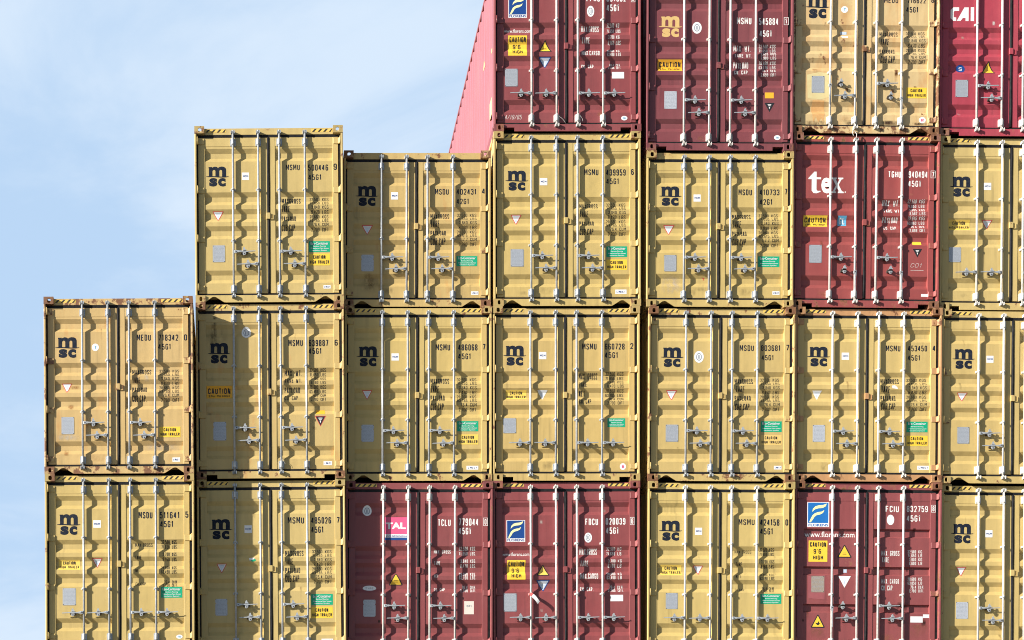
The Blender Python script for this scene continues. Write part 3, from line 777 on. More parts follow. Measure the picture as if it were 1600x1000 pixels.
# ---- column 2
c = make('10', 'clean yellow container with sky beside and above it, number MSMU 500446', 304.0, 535.2, 197.0, 195.3, 25.18, '45', (290, 190, 3.45), (.545, .41, .158), .08, 0, .4)
d_msc(c, (110, 243, 232, 350)); d_mcn(c, (303, 275, 342, 315))
d_num(c, 'MSMU', (540, 232, 615, 262), '500446', (660, 232, 768, 264), '9', (797, 228, 815, 262), '45G1', (662, 285, 732, 315))
d_table(c, lab(LBL, [(518, 410, 620, 440), (518, 455, 562, 485), (518, 505, 595, 535), (518, 555, 595, 585)]), (665, 770), rows8(403, 590))
d_tri(c, (145, 482, 205, 532)); d_plate(c, (146, 668, 213, 758)); d_eco(c, (665, 645, 778, 702)); d_cau2(c, (665, 712, 778, 775)); d_tiny(c, (743, 882, 782, 900))
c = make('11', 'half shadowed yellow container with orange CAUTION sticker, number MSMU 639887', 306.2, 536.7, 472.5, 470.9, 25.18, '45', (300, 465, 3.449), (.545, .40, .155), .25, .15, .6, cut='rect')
d_msc(c, (85, 245, 207, 355)); d_oval(c, (267, 155, 318, 217))
d_num(c, 'MSMU', (519, 228, 597, 262), '639887', (629, 228, 734, 262), '6', (768, 228, 785, 260), '45G1', (629, 272, 698, 304))
d_table(c, lab(LWT, [(499, 390, 592, 418), (499, 435, 592, 460), (499, 482, 582, 510), (499, 528, 577, 553)]), (630, 722), rows8(378, 560, ['32,500 KGS', '71,650 LBS', '3,700 KGS', '8,160 LBS', '28,800 KGS', '63,493 LBS', '76.5 CUM', '2,703 CUFT']))
d_cau(c, (78, 476, 215, 543)); sticker(c, 'small_label', (668, 603, 716, 627), ORG, []); d_tri(c, (662, 638, 722, 694), 'blackred'); d_plate(c, (115, 670, 185, 770), PLATEW, True); d_tiny(c, (709, 882, 755, 903))
c = make('12', 'yellow container with a torn green scrap on its door, number MSMU 485026', 307.6, 538.8, 749.2, 747.3, 25.20, '45', (300, 740, 3.845), (.545, .41, .158), .08, 0, .35)
d_msc(c, (104, 274, 243, 395)); d_mcn(c, (315, 311, 360, 357))
d_num(c, 'MSMU', (575, 262, 673, 300), '485026', (716, 262, 835, 300), '7', (868, 262, 886, 298), '45G1', (716, 318, 790, 356))
d_table(c, lab(LBL, [(560, 460, 670, 495), (560, 510, 607, 545), (560, 562, 650, 597), (560, 612, 650, 648)]), (718, 838), rows8(453, 660))
d_tri(c, (147, 540, 210, 597)); d_plate(c, (140, 753, 213, 853), PLATEW, True); d_eco(c, (716, 724, 846, 788)); d_cau2(c, (716, 800, 846, 868)); d_tiny(c, (778, 992, 848, 1014))
c.build('torn_sticker', [c.poly([(0, .1), (.9, 0), (.6, .5), (.1, .7)], (342, 505, 384, 530)), c.poly([(.15, .7), (.9, .3), (1, .7), (.5, 1)], (342, 505, 384, 530), 1, .0005)], [WHITE, GREEN])
# ---- column 3
c = make('20', 'low brownish tan container topping its stack below the pink side wall, MSDU 402431', 537.6, 766.9, 234.8, 235.1, 25.44, '42', (530, 225, 3.848), (.53, .378, .145), .18, .06, .55, stripes=False, cast_col=(.38, .24, .11))
d_msc(c, (98, 252, 236, 373)); d_mcn(c, (312, 290, 354, 334))
d_num(c, 'MSDU', (576, 270, 658, 305), '402431', (706, 270, 824, 305), '4', (858, 268, 876, 303), '42G1', (706, 329, 780, 362))
d_table(c, lab(LBL, [(550, 415, 662, 447), (550, 460, 603, 497), (550, 515, 643, 548), (550, 567, 645, 602)]), (706, 826), rows8(410, 612, ['32,500 KGS', '71,650 LBS', '3,640 KGS', '8,030 LBS', '28,860 KGS', '63,615 LBS', '67.7 CUM', '2,390 CUFT']))
d_tri(c, (136, 486, 203, 542)); d_plate(c, (133, 666, 207, 766), PLATEW, True); d_eco(c, (705, 674, 830, 735)); d_tiny(c, (793, 886, 837, 907))
c = make('21', 'yellow container between low tan one and pink TAL sign, number MSMU 486068', 540.0, 767.3, 478.3, 478.0, 25.41, '45', (535, 475, 3.508), MSCY, .08, 0, .45)
d_msc(c, (78, 232, 202, 342)); d_mcn(c, (269, 271, 309, 310))
d_num(c, 'MSMU', (511, 221, 590, 255), '486068', (635, 221, 740, 255), '7', (768, 220, 783, 253), '45G1', (635, 271, 704, 303))
d_table(c, lab(LBL, [(484, 405, 586, 437), (484, 450, 530, 482), (484, 497, 561, 530), (484, 545, 560, 578)]), (625, 735), rows8(400, 588))
d_tri(c, (108, 471, 164, 523)); d_plate(c, (104, 662, 172, 755), PLATEW, True); d_eco(c, (629, 642, 745, 698)); d_cau2(c, (632, 715, 745, 770), YELF); d_tiny(c, (680, 887, 745, 908))
c = make('22', 'maroon container with a pink TAL sign on its left door', 541.2, 769.4, 751.7, 752.0, 25.39, '45', (535, 745, 3.92), MAR, .15, 0, .35, bars=GALVW)
d_oval(c, (124, 172, 180, 240)); o = c.build('company_sign', [c.quad((260, 248, 400, 388), 0), c.quad((260, 352, 400, 372), 1, .0005), c.quad((260, 372, 400, 388), 2, .0005)], [PINK, WHITE, BLUE])
c.build('printing', [c.txt('TAL', (264, 280, 388, 320), .05)], [WHITE], o, lift=.0026); c.build('printing', [c.txt('www.talinternational', (266, 356, 396, 368), .01)], [BLUE], o, lift=.0026)
d_num(c, 'TCLU', (585, 260, 663, 302), '779044', (712, 255, 833, 300), '0', (863, 252, 889, 302), '45G1', (712, 312, 788, 353), True, True)
d_table(c, lab(('MAX. GROSS', 'TARE', 'NET', 'CU. CAP.'), [(562, 445, 665, 467), (562, 518, 600, 540), (562, 597, 588, 618), (562, 678, 633, 700)]), (710, 818),
        pairs([(428, 450), (457, 478), (506, 527), (533, 554), (585, 606), (608, 629), (664, 684), (687, 707)], ['32,500 KGS.', '71,650 LBS.', '3,840 KGS.', '8,470 LBS.', '28,660 KGS.', '63,190 LBS.', '76.4 CU.M.', '2,700 CU.FT.']), True)
d_utri(c, (285, 590, 370, 662)); sticker(c, 'oval_label', (125, 663, 208, 696), WHITE, [('TYPE', (.2, .35, .8, .65))], GREYM, .01, True); d_plate(c, (128, 753, 203, 857), PLATEW, True)
sticker(c, 'paper_label', (746, 762, 805, 842), flat('paper', (.68, .62, .56), .7), [('B11', (.25, .3, .75, .45))], GREYM)
# ---- column 4
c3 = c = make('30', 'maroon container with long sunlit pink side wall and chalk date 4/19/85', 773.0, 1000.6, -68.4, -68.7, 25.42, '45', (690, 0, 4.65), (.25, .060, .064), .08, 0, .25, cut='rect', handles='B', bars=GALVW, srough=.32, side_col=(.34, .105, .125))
d_florens(c, (485, -23, 618, 130)); d_www(c, (457, 203, 652, 228)); d_cau96(c, (483, 258, 621, 404)); d_utri(c, (705, 290, 801, 375)); d_tri(c, (705, 412, 798, 492), 'blue')
d_num(c, 'FFAU', (1052, -36, 1150, 12), '591992', (1198, -36, 1340, 12), '2', (1376, -38, 1406, 18), '45G1', (1199, 33, 1290, 82), True, True); d_oval(c, (1056, 42, 1109, 122))
LFL = ('MAX.GROSS', 'TARE', 'MAX.CARGO', 'CU. CAP.'); VFL = ['32,500 KG', '71,650 LBS', '3,700 KG', '8,160 LBS', '28,800 KG', '63,490 LBS', '76.4 CU.M.', '2,700 CU.FT.']
d_table(c, lab(LFL, [(1017, 184, 1145, 224), (1019, 272, 1078, 310), (1018, 367, 1148, 402), (1018, 461, 1113, 495)]), (1198, 1303),
        pairs([(168, 192), (205, 230), (257, 282), (293, 318), (356, 378), (383, 408), (455, 476), (482, 502)], VFL), True, off=.016)
d_plate(c, (460, 500, 552, 628)); sticker(c, 'small_label', (1237, 523, 1326, 570), WHITE, []); c.build('chalk_writing', c.stx('4/19/85', (462, 835, 582, 868), .10, .2), [CHALK])
d_round(c, (1304, 842, 1350, 875), WHITE, SKYB, 'oo')
c = make('31', 'yellow container directly under the maroon one with the pink side, number MSMU 439959', 772.2, 1000.8, 204.8, 204.6, 25.42, '45', (765, 195, 3.449), MSCY, .08, 0, .4)
d_msc(c, (85, 247, 208, 355)); d_mcn(c, (270, 287, 311, 326))
d_num(c, 'MSMU', (510, 240, 586, 272), '439959', (628, 240, 733, 274), '6', (762, 240, 776, 272), '45G1', (629, 289, 697, 320))
d_table(c, lab(LBL, [(486, 422, 584, 448), (486, 467, 532, 494), (486, 515, 563, 542), (486, 560, 564, 588)]), (626, 734), rows8(416, 597))
d_tri(c, (115, 484, 172, 535)); d_plate(c, (113, 671, 183, 764)); d_eco(c, (629, 655, 741, 712)); d_cau2(c, (629, 726, 741, 782)); d_tiny(c, (677, 888, 738, 912))
c = make('32', 'yellow container, round white sticker near bottom right corner, number MSMU 660728', 770.7, 999.7, 478.0, 477.9, 25.42, '45', (765, 475, 3.51), (.55, .395, .145), .12, 0, .4, cut='rect', handles='B')
d_msc(c, (76, 228, 200, 338)); d_mcn(c, (270, 263, 311, 303))
d_num(c, 'MSMU', (508, 217, 586, 250), '660728', (632, 217, 740, 250), '2', (770, 216, 787, 248), '45G1', (632, 264, 704, 297))
d_table(c, lab(('MAX. GROSS', 'TARE', 'NET', 'CU. CAP.'), [(491, 378, 592, 410), (491, 428, 533, 455), (491, 473, 525, 503), (491, 520, 562, 547)]), (633, 735), rows8(370, 555))
d_cau2(c, (90, 470, 204, 520), YELF); d_tri(c, (263, 470, 319, 522), 'white'); d_plate(c, (75, 627, 145, 709)); d_eco(c, (646, 627, 743, 675)); d_round(c, (714, 873, 748, 910), WHITE, PINK, 'OK')
c = make('33', 'maroon container with blue emblem sign and tape on its door, number FDCU 020039', 770.9, 999.8, 751.5, 750.6, 25.42, '45', (765, 745, 3.92), (.255, .060, .062), .12, 0, .35, handles='B', bars=GALVW, cut='rect')
d_florens(c, (103, 266, 218, 398)); d_www(c, (80, 460, 245, 482)); d_cau96(c, (107, 510, 220, 630)); d_utri(c, (288, 537, 367, 605), YELF); d_tri(c, (286, 632, 370, 702), 'blue')
d_num(c, 'FDCU', (586, 256, 664, 296), '020039', (711, 253, 832, 293), '6', (859, 248, 886, 296), '45G1', (713, 310, 790, 350), True, True); d_oval(c, (580, 342, 627, 403))
d_table(c, lab(LFL, [(553, 438, 660, 475), (556, 514, 606, 546), (556, 590, 665, 625), (556, 672, 638, 700)]), (713, 820),
        pairs([(430, 448), (457, 478), (506, 525), (531, 553), (585, 604), (607, 628), (663, 683), (686, 705)], ['32,500 KG', '71,650 LB', '3,700 KG', '8,160 LB', '28,800 KG', '63,490 LB', '76.4 CU.M.', '2,700 CU.FT.']), True, off=.016)
d_plate(c, (86, 715, 165, 825)); sticker(c, 'small_label', (740, 723, 818, 762), WHITE, [])
c33 = c
# ---- column 5
c = make('40', 'dark maroon container with a tan letter logo, number MSMU 545884', 1012.2, 1240.4, -38.8, -37.6, 25.44, '45', (1000, 0, 4.08), (.205, .054, .062), .1, 0, .3, cut='rect', bars=GALVW)
d_msc(c, (120, 103, 267, 237), TANINK); d_oval(c, (333, 140, 393, 215))
d_num(c, 'MSMU', (618, 113, 710, 155), '545884', (758, 115, 882, 160), '1', (916, 113, 946, 162), '45G1', (762, 194, 840, 235), True, True)
d_table(c, lab(LWT, [(600, 285, 710, 322), (602, 343, 713, 368), (598, 392, 694, 430), (600, 448, 692, 475)]), (757, 868), rows8(278, 492, ['32,500 KGS', '71,650 LBS', '3,620 KGS', '7,980 LBS', '28,880 KGS', '63,670 LBS', '76.4 CU.M.', '2,698 CUFT.']), True, off=.02)
d_cau(c, (115, 377, 270, 452)); d_plate(c, (155, 582, 233, 694), PLATEW); sticker(c, 'small_label', (796, 590, 852, 627), ORG, []); d_tri(c, (793, 656, 857, 714), 'black'); d_round(c, (854, 862, 895, 893), WHITE, SKYB, 'oo')
c = make('41', 'low yellow container under the maroon one with tan logo, number MSDU 410733', 1011.8, 1240.0, 234.7, 235.7, 25.44, '42', (1005, 225, 3.776), MSCY, .15, 0, .45, stripes=False)
d_msc(c, (92, 250, 226, 365)); d_mcn(c, (297, 298, 339, 340))
d_num(c, 'MSDU', (562, 268, 641, 303), '410733', (687, 268, 803, 303), '7', (834, 266, 848, 302), '42G1', (687, 325, 762, 360))
d_table(c, lab(LBL, [(528, 411, 636, 442), (530, 455, 578, 490), (528, 510, 612, 543), (528, 560, 612, 593)]), (680, 798), rows8(406, 607, ['32,500 KGS', '71,650 LBS', '3,640 KGS', '8,030 LBS', '28,860 KGS', '63,615 LBS', '67.7 CUM', '2,390 CUFT']))
d_tri(c, (120, 477, 185, 533)); d_plate(c, (124, 655, 195, 752)); d_eco(c, (678, 663, 803, 726)); d_tiny(c, (762, 869, 804, 890))
c.build('torn_sticker', [c.poly([(0, 0), (1, .2), (.8, 1), (.7, .4)], (345, 783, 363, 803))], [REDV])
c = make('42', 'yellow container with a white oval badge beside its logo, number MSDU 803681', 1014.6, 1242.9, 478.4, 479.5, 25.44, '45', (1005, 475, 3.449), (.55, .405, .153), .12, .0, .65)
d_msc(c, (95, 233, 216, 340)); d_oval(c, (275, 253, 326, 317))
d_num(c, 'MSDU', (520, 222, 596, 254), '803681', (635, 222, 739, 254), '7', (768, 221, 785, 253), '45G1', (638, 275, 703, 304))
d_table(c, lab(LBL, [(496, 400, 593, 430), (500, 443, 546, 473), (496, 490, 582, 520), (496, 537, 578, 568)]), (630, 735), rows8(395, 577))
d_tri(c, (125, 463, 184, 517)); d_plate(c, (121, 650, 188, 742)); d_eco(c, (633, 632, 746, 690)); d_cau2(c, (632, 706, 746, 760), flat('bleached_yellow_vinyl', (.72, .50, .16), .6)); d_tiny(c, (704, 872, 745, 892))
c = make('43', 'yellow container at the bottom just right of the dark gap, number MSMU 424158', 1013.6, 1242.2, 751.5, 752.7, 25.44, '45', (1005, 745, 3.922), (.56, .42, .153), .06, 0, .3, handles='B', bars=GALVW)
d_msc(c, (98, 268, 238, 392)); d_mcn(c, (317, 312, 361, 356))
d_num(c, 'MSMU', (585, 260, 682, 296), '424158', (717, 260, 834, 300), '0', (870, 262, 887, 300), '45G1', (717, 315, 795, 354))
d_table(c, lab(('MAX GROSS', 'TARE', 'NET', 'CU.CAP'), [(564, 448, 666, 467), (568, 524, 606, 546), (568, 600, 598, 621), (565, 683, 622, 700)]), (712, 803),
        pairs([(436, 456), (462, 482), (511, 531), (537, 559), (592, 609), (613, 634), (673, 692), (692, 708)], ['32,500 KGS', '71,650 LBS', '3,700 KGS', '8,160 LBS', '28,800 KGS', '63,490 LBS', '76.4 CU.M', '2,700 CU.FT']))
d_cau2(c, (108, 537, 237, 603), YELF); d_tri(c, (306, 542, 370, 600)); d_plate(c, (138, 712, 210, 810)); d_eco(c, (718, 718, 846, 779))
# ---- column 6
c = make('50', 'battered tan container streaked with rust, two handles hanging down, number MEDU 716622', 1242.0, 1469.6, -65.6, -63.0, 25.48, '45', (1235, 0, 4.446), (.62, .46, .23), .8, 1.0, .95, bars=GALVW, drop=(0, 3))
d_msc(c, (107, -32, 270, 128)); d_round(c, (352, 43, 400, 90))
d_num(c, 'MEDU', (652, -15, 748, 22), '716622', (812, -15, 940, 24), '8', (977, -15, 996, 22), '45G1', (805, 48, 888, 88))
d_table(c, lab(LBL, [(625, 215, 749, 250), (627, 270, 685, 308), (625, 335, 727, 370), (628, 390, 733, 432)]), (805, 938), rows8(212, 442))
sticker(c, 'small_label', (352, 212, 395, 232), LBLUE, []); sticker(c, 'small_label', (357, 246, 400, 262), WHITE, [])
c.build('paint_patch', [c.poly([(.0, .1), (.5, .0), (1, .05), (.97, .9), (.6, 1), (.04, .96)], (115, 500, 280, 692))], [flat('pale_patch', (.60, .52, .27), .6, 0, .4, (.55, .33, .12), 8)])
d_plate(c, (148, 528, 235, 645)); d_cau2(c, (806, 608, 945, 684)); d_round(c, (892, 813, 940, 857), WHITE, PINK, 'OK')
c.build('rust_stain', [c.poly([(.05, 0), (.9, .02), (1, .5), (.86, 1), (.7, .8), (.5, 1), (.3, .75), (.1, 1), (0, .4)], (150, 695, 240, 850))], [flat('rust_run', (.55, .30, .11), .7, 0, .7, (.66, .45, .20), 9)])
c = make('51', 'red container with white letters tex and hanging lower handles, number TGHU 940494', 1241.4, 1469.6, 206.7, 209.3, 25.48, '45', (1240, 200, 3.45), (.30, .064, .060), .25, 0, .6, cut='rect', bars=GALVW, drop=(1, 3), cast_col=(.20, .09, .07))
serif_tex(c, (80, 235, 284, 354)); d_cau(c, (55, 470, 183, 530), YEL); sticker(c, 'classification_sticker', (241, 472, 287, 524), SKYB, [('GL', (.15, .18, .85, .82))], WHITE, .01)
d_num(c, 'TGHU', (510, 233, 579, 268), '940494', (620, 233, 722, 270), '7', (738, 232, 763, 272), '45G1', (618, 284, 686, 318), True, True)
d_table(c, lab(LWT, [(481, 388, 573, 418), (485, 435, 577, 458), (481, 480, 563, 508), (485, 528, 558, 550)]), (614, 710), rows8(383, 565, ['32,500 KGS', '71,650 LBS', '3,885 KGS', '8,587 LBS', '28,615 KGS', '63,063 LBS', '76.4 CU.M.', '2,698 CUFT.']), True, .0, .018)
d_plate(c, (84, 630, 150, 727)); sticker(c, 'small_label', (642, 608, 690, 630), YEL, []); d_tri(c, (642, 652, 692, 698), 'black')
c.build('chalk_writing', c.stx('C01', (632, 730, 692, 752), .09, .3)+[c.quad((630, 766, 700, 769))], [CHALK]); sticker(c, 'small_label', (687, 895, 723, 910), WHITE, [])
c = make('52', 'yellow container with a rust red header beam, beneath the red tex container, number MSMU 453450', 1244.2, 1472.4, 479.2, 480.8, 25.48, '45', (1240, 475, 3.45), (.56, .415, .156), .1, 0, .5, frame_col=(.50, .27, .12), bars=GALVW)
d_msc(c, (74, 230, 196, 337)); d_mcn(c, (259, 262, 299, 301))
d_num(c, 'MSMU', (498, 224, 575, 256), '453450', (616, 224, 719, 256), '4', (748, 224, 763, 256), '45G1', (615, 276, 682, 306))
d_table(c, lab(LBL, [(473, 400, 570, 430), (473, 443, 520, 475), (473, 490, 552, 522), (473, 535, 553, 567)]), (608, 718), rows8(396, 577))
d_tri(c, (103, 465, 154, 514), 'white'); d_plate(c, (103, 652, 168, 743), PLATEW); d_eco(c, (608, 634, 722, 692)); d_cau2(c, (608, 710, 722, 766)); d_tiny(c, (666, 872, 730, 894))
c.build('torn_sticker', [c.poly([(0, .1), (.5, 0), (.9, .5), (1, 1), (.1, .8)], (530, 438, 562, 458))], [WHITE])
c = make('53', 'maroon container with large web address and narrow door grooves, number FCIU 832759', 1243.8, 1471.8, 751.5, 753.6, 25.48, '45', (1240, 745, 3.92), (.265, .066, .068), .4, 0, .6, door='groove', bars=GALVW, drop=(0,))
d_florens(c, (84, 155, 217, 308), True); d_www(c, (72, 330, 378, 370)); d_cau96(c, (92, 390, 206, 521)); d_utri(c, (268, 416, 355, 496)); d_tri(c, (273, 608, 350, 680), 'white'); d_utri(c, (106, 843, 190, 925), YEL, True)
d_num(c, 'FCIU', (564, 178, 644, 217), '832759', (693, 178, 822, 217), '8', (842, 174, 868, 220), '45G1', (693, 236, 777, 275), True, True)
c.build('round_badge', [c.ell((571, 232, 616, 296))], [WHITE])
d_table(c, lab(('MAX. GROSS', 'TARE', 'MAX. CARGO', 'CU. CAP.'), [(538, 453, 648, 485), (540, 493, 584, 525), (538, 625, 645, 656), (538, 665, 610, 697)]), (694, 797),
        pairs([(450, 470), (474, 493), (498, 517), (521, 541), (617, 637), (642, 661), (666, 686), (690, 709)], ['32,500 KG', '71,650 LB', '3,900 KG', '8,600 LB', '28,600 KG', '63,050 LB', '76.4 CU.M.', '2,700 CU.FT.']), True, off=.018)
c.build('paint_patch', [c.poly([(0, .05), (1, 0), (.98, 1), (.03, .95)], (88, 600, 192, 752))], [paint((.33, .09, .10), .02)])
d_plate(c, (108, 607, 187, 708), flat('dull_plate', (.36, .30, .25), .6, .2, .5)); sticker(c, 'small_label', (715, 855, 790, 893), WHITE, []); sticker(c, 'small_label', (792, 843, 830, 865), WHITE, []); sticker(c, 'small_sticker', (310, 563, 330, 584), LBLUE, [])
# ---- column 7 (cut by the right edge of the picture)
w7 = 228.3
c = make('60', 'bright red container with white letters CAI in the top right corner', 1470.6, 1470.6+w7, -60.6, -58.6, 25.53, '45', (1460, 0, 4.543), (.40, .052, .078), .06, 0, .3, cut='rect', bars=GALVW, cast_col=(.26, .12, .08))
c.build('logo', [c.poly([(.0, .2), (.12, 0), (.36, 0), (.36, .26), (.17, .26), (.13, .34), (.13, .68), (.17, .74), (.24, .74), (.24, 1.0), (.12, 1), (0, .8)], (115, 52, 283, 150)),
                 c.poly([(.58, 0), (.76, 0), (.76, 1), (.63, 1), (.63, .78), (.52, .78), (.42, 1), (.26, 1)], (115, 52, 283, 150)), c.quad((258, 52, 281, 150))], [WINK])
d_round(c, (158, 452, 222, 511), BLUE, WHITE, 'S'); d_utri(c, (340, 433, 432, 520)); d_plate(c, (150, 567, 238, 690))
c = make('61', 'yellow container at the right edge directly under the bright red one', 1470.2, 1470.2+w7, 211.8, 213.4, 25.54, '45', (1465, 205, 3.511), (.545, .41, .158), .08, 0, .35, cut='rect', handles='B', bars=GALVW)
d_msc(c, (70, 248, 192, 360)); d_mcn(c, (253, 283, 294, 323)); d_cau2(c, (62, 483, 180, 540), YELF); d_tri(c, (246, 485, 303, 536)); d_plate(c, (62, 637, 127, 719))
c = make('62', 'yellow container at the right edge, third from the top of its stack', 1472.6, 1472.6+w7, 482.6, 484.2, 25.50, '45', (1465, 475, 3.45), (.55, .405, .153), .08, 0, .5, bars=GALVW)
d_msc(c, (80, 242, 200, 350)); d_mcn(c, (263, 279, 301, 317)); d_tri(c, (107, 476, 164, 522)); d_plate(c, (106, 663, 170, 753))
c = make('63', 'yellow container in the bottom right corner, beside the maroon web address one', 1472.2, 1472.2+w7, 756.2, 757.8, 25.54, '45', (1465, 745, 3.92), (.56, .415, .156), .06, 0, .35, bars=GALVW)
d_msc(c, (83, 287, 218, 408)); d_mcn(c, (292, 327, 336, 371)); d_tri(c, (118, 552, 178, 608)); d_plate(c, (112, 767, 186, 870), PLATEW)

for n_, (kk, (bx, ru)) in enumerate(boxes.items()): weather(bx, 3+int(ru*16), min(.8, .15+ru), 100+n_*7)
B_ = lambda k: boxes[k][0]
d_stain(B_('20'), (150, 770, 215, 880), (.22, .11, .06), .5); d_stain(B_('20'), (110, 775, 260, 900), GRIME, .25)
d_stain(B_('41'), (105, 765, 228, 890), (.66, .58, .48), .6); d_stain(B_('41'), (560, 850, 640, 900), GRIME, .3)
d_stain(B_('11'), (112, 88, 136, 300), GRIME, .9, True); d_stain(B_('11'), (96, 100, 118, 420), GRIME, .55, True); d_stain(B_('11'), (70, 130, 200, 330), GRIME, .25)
d_stain(B_('00'), (168, 488, 215, 508), ORGC, .9); d_stain(B_('00'), (150, 585, 185, 618), ORGC, .8); d_stain(B_('00'), (90, 745, 220, 780), (.68, .62, .52), .7)
d_stain(B_('00'), (548, 430, 578, 470), (.7, .66, .58), .6); d_stain(B_('00'), (130, 820, 160, 860), ORGC, .8); d_stain(B_('00'), (540, 790, 740, 830), (.68, .62, .52), .5)
for q in ((150, 395, 165, 430), (235, 418, 255, 440), (340, 465, 356, 500), (378, 600, 404, 640), (722, 475, 750, 530), (855, 595, 880, 615), (686, 615, 725, 650), (235, 150, 252, 180), (205, 365, 218, 390), (318, 540, 336, 560)):
    d_stain(B_('50'), q, RUSTC, 1.0)
for q in ((130, 690, 260, 850), (150, 470, 200, 530), (720, 500, 748, 600), (975, 480, 1010, 640), (690, 640, 730, 720)): d_stain(B_('50'), q, ORGC, .75, True)
for q in ((100, 835, 290, 872), (620, 835, 760, 872), (820, 850, 960, 872), (380, 845, 470, 872)): d_stain(B_('50'), q, (.06, .03, .02), 1.0)
for q in ((778, 870, 812, 918), (368, 700, 402, 745), (630, 765, 705, 835), (728, 312, 752, 340), (248, 372, 275, 402), (690, 560, 720, 580), (50, 870, 64, 890)): d_stain(B_('53'), q, (.035, .02, .015), .9)
for q in ((100, 930, 190, 1000), (700, 900, 830, 1000)): d_stain(B_('53'), q, (.30, .15, .08), .6, True)
d_stain(B_('51'), (365, 380, 400, 600), (.12, .03, .03), .5); d_stain(B_('51'), (570, 180, 590, 200), GRIME, .8); d_stain(B_('22'), (215, 875, 235, 895), GRIME, .9)
d_stain(B_('33'), (305, 262, 325, 290), (.7, .6, .55), .8); d_stain(B_('33'), (310, 808, 328, 830), (.7, .6, .55), .8); d_stain(B_('60'), (410, 150, 432, 182), (.8, .72, .7), 1.); d_stain(B_('60'), (165, 795, 192, 815), (.8, .72, .7), .9)

# lower tiers that carry the stacks (below the picture)
base = {'01': MSCY, '12': MAR, '22': MSCY, '33': MSCY, '43': MAR, '53': MSCY, '63': MSCY}
for kk, cc in base.items():
    p = allpos[kk]; z = p.z
    for n in range(3):
        z2 = z-2.896-.002
        if n == 2: z2 = 0.0 if z2 > -.1 else z2
        make('b%s%d' % (kk, n), 'plain shipping container in the lower tiers under the stacks, below the view', 0, 0, 0, 0, 0, '45', None, cc, .1, 0, .4, simple=True,
             group='containers in the lower tiers', pos=Vector((p.x, p.y, z2)))
        z = z2

# ---- little strips on the sunlit side of the maroon container (its left wall)
def side_mark(y0, y1, t0, t1, mat, name, tri=False):
    bm = bmesh.new(); H = 2.896; x = -HW-.002+.004
    pts = [(y0, H-t1), (y1, H-t1), (y1, H-t0), (y0, H-t0)] if not tri else [(y0, H-t1), (y1, H-t1), ((y0+y1)/2, H-t0)]
    a = [bm.verts.new((x-.003, y, z)) for y, z in pts]; b = [bm.verts.new((x+.001, y, z)) for y, z in pts]
    n = len(pts); bm.faces.new(a); bm.faces.new(b[::-1])
    for i in range(n): bm.faces.new((a[i], b[i], b[(i+1) % n], a[(i+1) % n]))
    obj(name, finish(bm, name, [mat]), c3.root)
SY = flat('pale_yellow_vinyl', (.80, .62, .28), .5, 0, .15)
side_mark(.26, .46, 2.18, 2.46, SY, 'side_sticker'); side_mark(1.0, 1.14, 1.06, 1.20, SY, 'side_sticker', True); side_mark(.22, .27, 1.38, 1.45, SY, 'side_sticker')

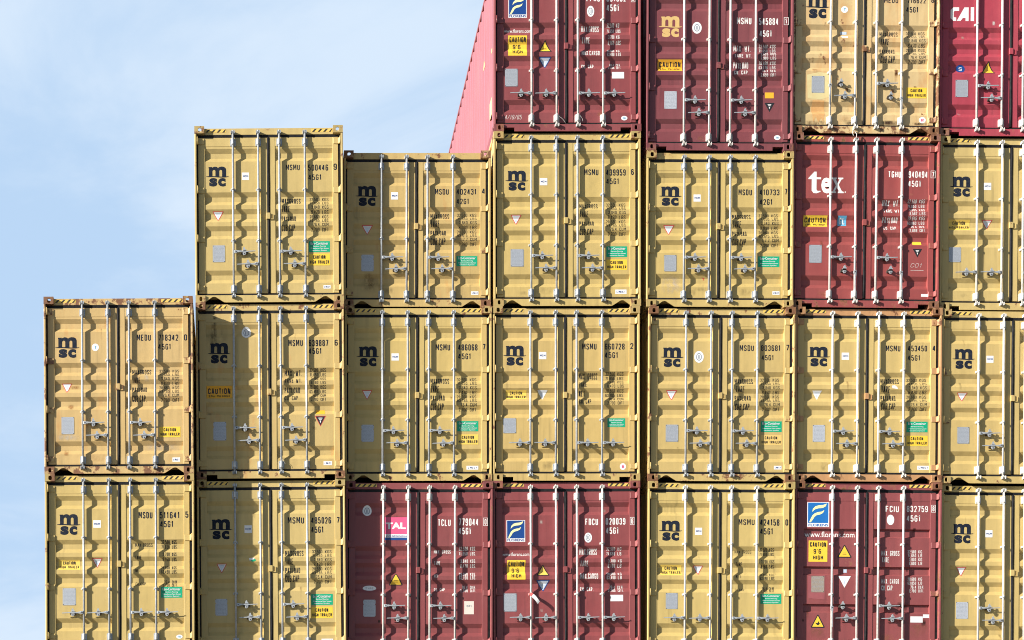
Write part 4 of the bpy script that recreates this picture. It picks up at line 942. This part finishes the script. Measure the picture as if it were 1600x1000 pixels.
# ---- strip of tape on the maroon container
def tape():
    bm = bmesh.new(); r = c33.root; H = 2.896
    u0, t0 = c33.uv(244, 716, .0); u1, t1 = c33.uv(298, 776, .0)
    P0 = Vector((X(u0), -.004, H-t0)); n = 10; pts = []
    for i in range(n+1):
        f = i/n; pts.append(Vector((X(u0+(u1-u0)*f), -.006-.05*math.sin(f*2.2), H-(t0+(t1-t0)*f**1.25))))
    w = Vector((.016, 0, .022))
    A = [bm.verts.new(p+w) for p in pts]; B = [bm.verts.new(p-w) for p in pts]
    A2 = [bm.verts.new(p+w+Vector((0, .0015, 0))) for p in pts]; B2 = [bm.verts.new(p-w+Vector((0, .0015, 0))) for p in pts]
    for i in range(n):
        mi = 0 if i < 3 else 1
        for q in ((A[i], B[i], B[i+1], A[i+1]), (B2[i], A2[i], A2[i+1], B2[i+1]), (A[i], A[i+1], A2[i+1], A2[i]), (B[i+1], B[i], B2[i], B2[i+1])):
            bm.faces.new(q).material_index = mi
    tube(bm, [(X(.608)+.022*math.cos(a), .029+.022*math.sin(a), P0.z+.004) for a in [i*.7 for i in range(10)]], .006, 6)
    o = obj('barrier_tape', finish(bm, 'barrier_tape', [REDV, WHITE]))
    o.matrix_world = Matrix.Translation(r.location) @ Matrix.Rotation(r.rotation_euler.y, 4, 'Y')
    o['label'] = 'short strip of red and white tape tied round a locking bar of the maroon container'; o['category'] = 'tape'
tape()
# ---- wire seals on locking bars
def wire(root, pts, name='wire_seal', r=.0022):
    bm = bmesh.new(); tube(bm, pts, r, 6); obj(name, finish(bm, name, [GALVW]), root)
def arcw(x0, t0, x1, t1, bow, y=.0, n=8, H=2.896):
    return [(X(x0+(x1-x0)*i/n)+bow*math.sin(math.pi*i/n), y-.01*math.sin(math.pi*i/n), H-(t0+(t1-t0)*i/n)) for i in range(n+1)]
wire(c3.root, arcw(1.045, 2.62, 1.19, 2.76, .015, .02)); wire(c3.root, arcw(1.385, 2.60, 1.475, 2.73, .02, .02))
for o in list(COL.objects):
    if o.name.startswith('shipping_container') and 'battered' in o['label']:
        wire(o, arcw(1.00, 2.84, 1.06, 2.98, .03, .0), 'wire_seal', .006); wire(o, arcw(1.06, 2.80, 1.02, 2.95, -.04, -.005), 'wire_seal', .006)
    if o.name.startswith('shipping_container') and 'orange CAUTION' in o['label']:
        wire(o, arcw(1.37, 2.55, 1.46, 2.66, .01, .02)); 

# ------------------------------------------------------------------ ground
bm = bmesh.new()
vs = [bm.verts.new(p) for p in ((-3000, -3000, 0), (3000, -3000, 0), (3000, 3000, 0), (-3000, 3000, 0))]; bm.faces.new(vs)
m, t, b = nodes_new('asphalt_yard'); pos = N(t, 'ShaderNodeNewGeometry').outputs['Position']
t.links.new(mixc(t, ramp(t, noise(t, pos, .4, 8), .3, .7), (.075, .075, .078), (.12, .118, .115)), b.inputs['Base Color']); b.inputs['Roughness'].default_value = .85
g = obj('ground', finish(bm, 'ground', [m])); g['kind'] = 'structure'; g.location.z = min(0, min(o.location.z for o in COL.objects if o.name.startswith('shipping_container')))
print('ground', g.location.z, 'objects', len(COL.objects))
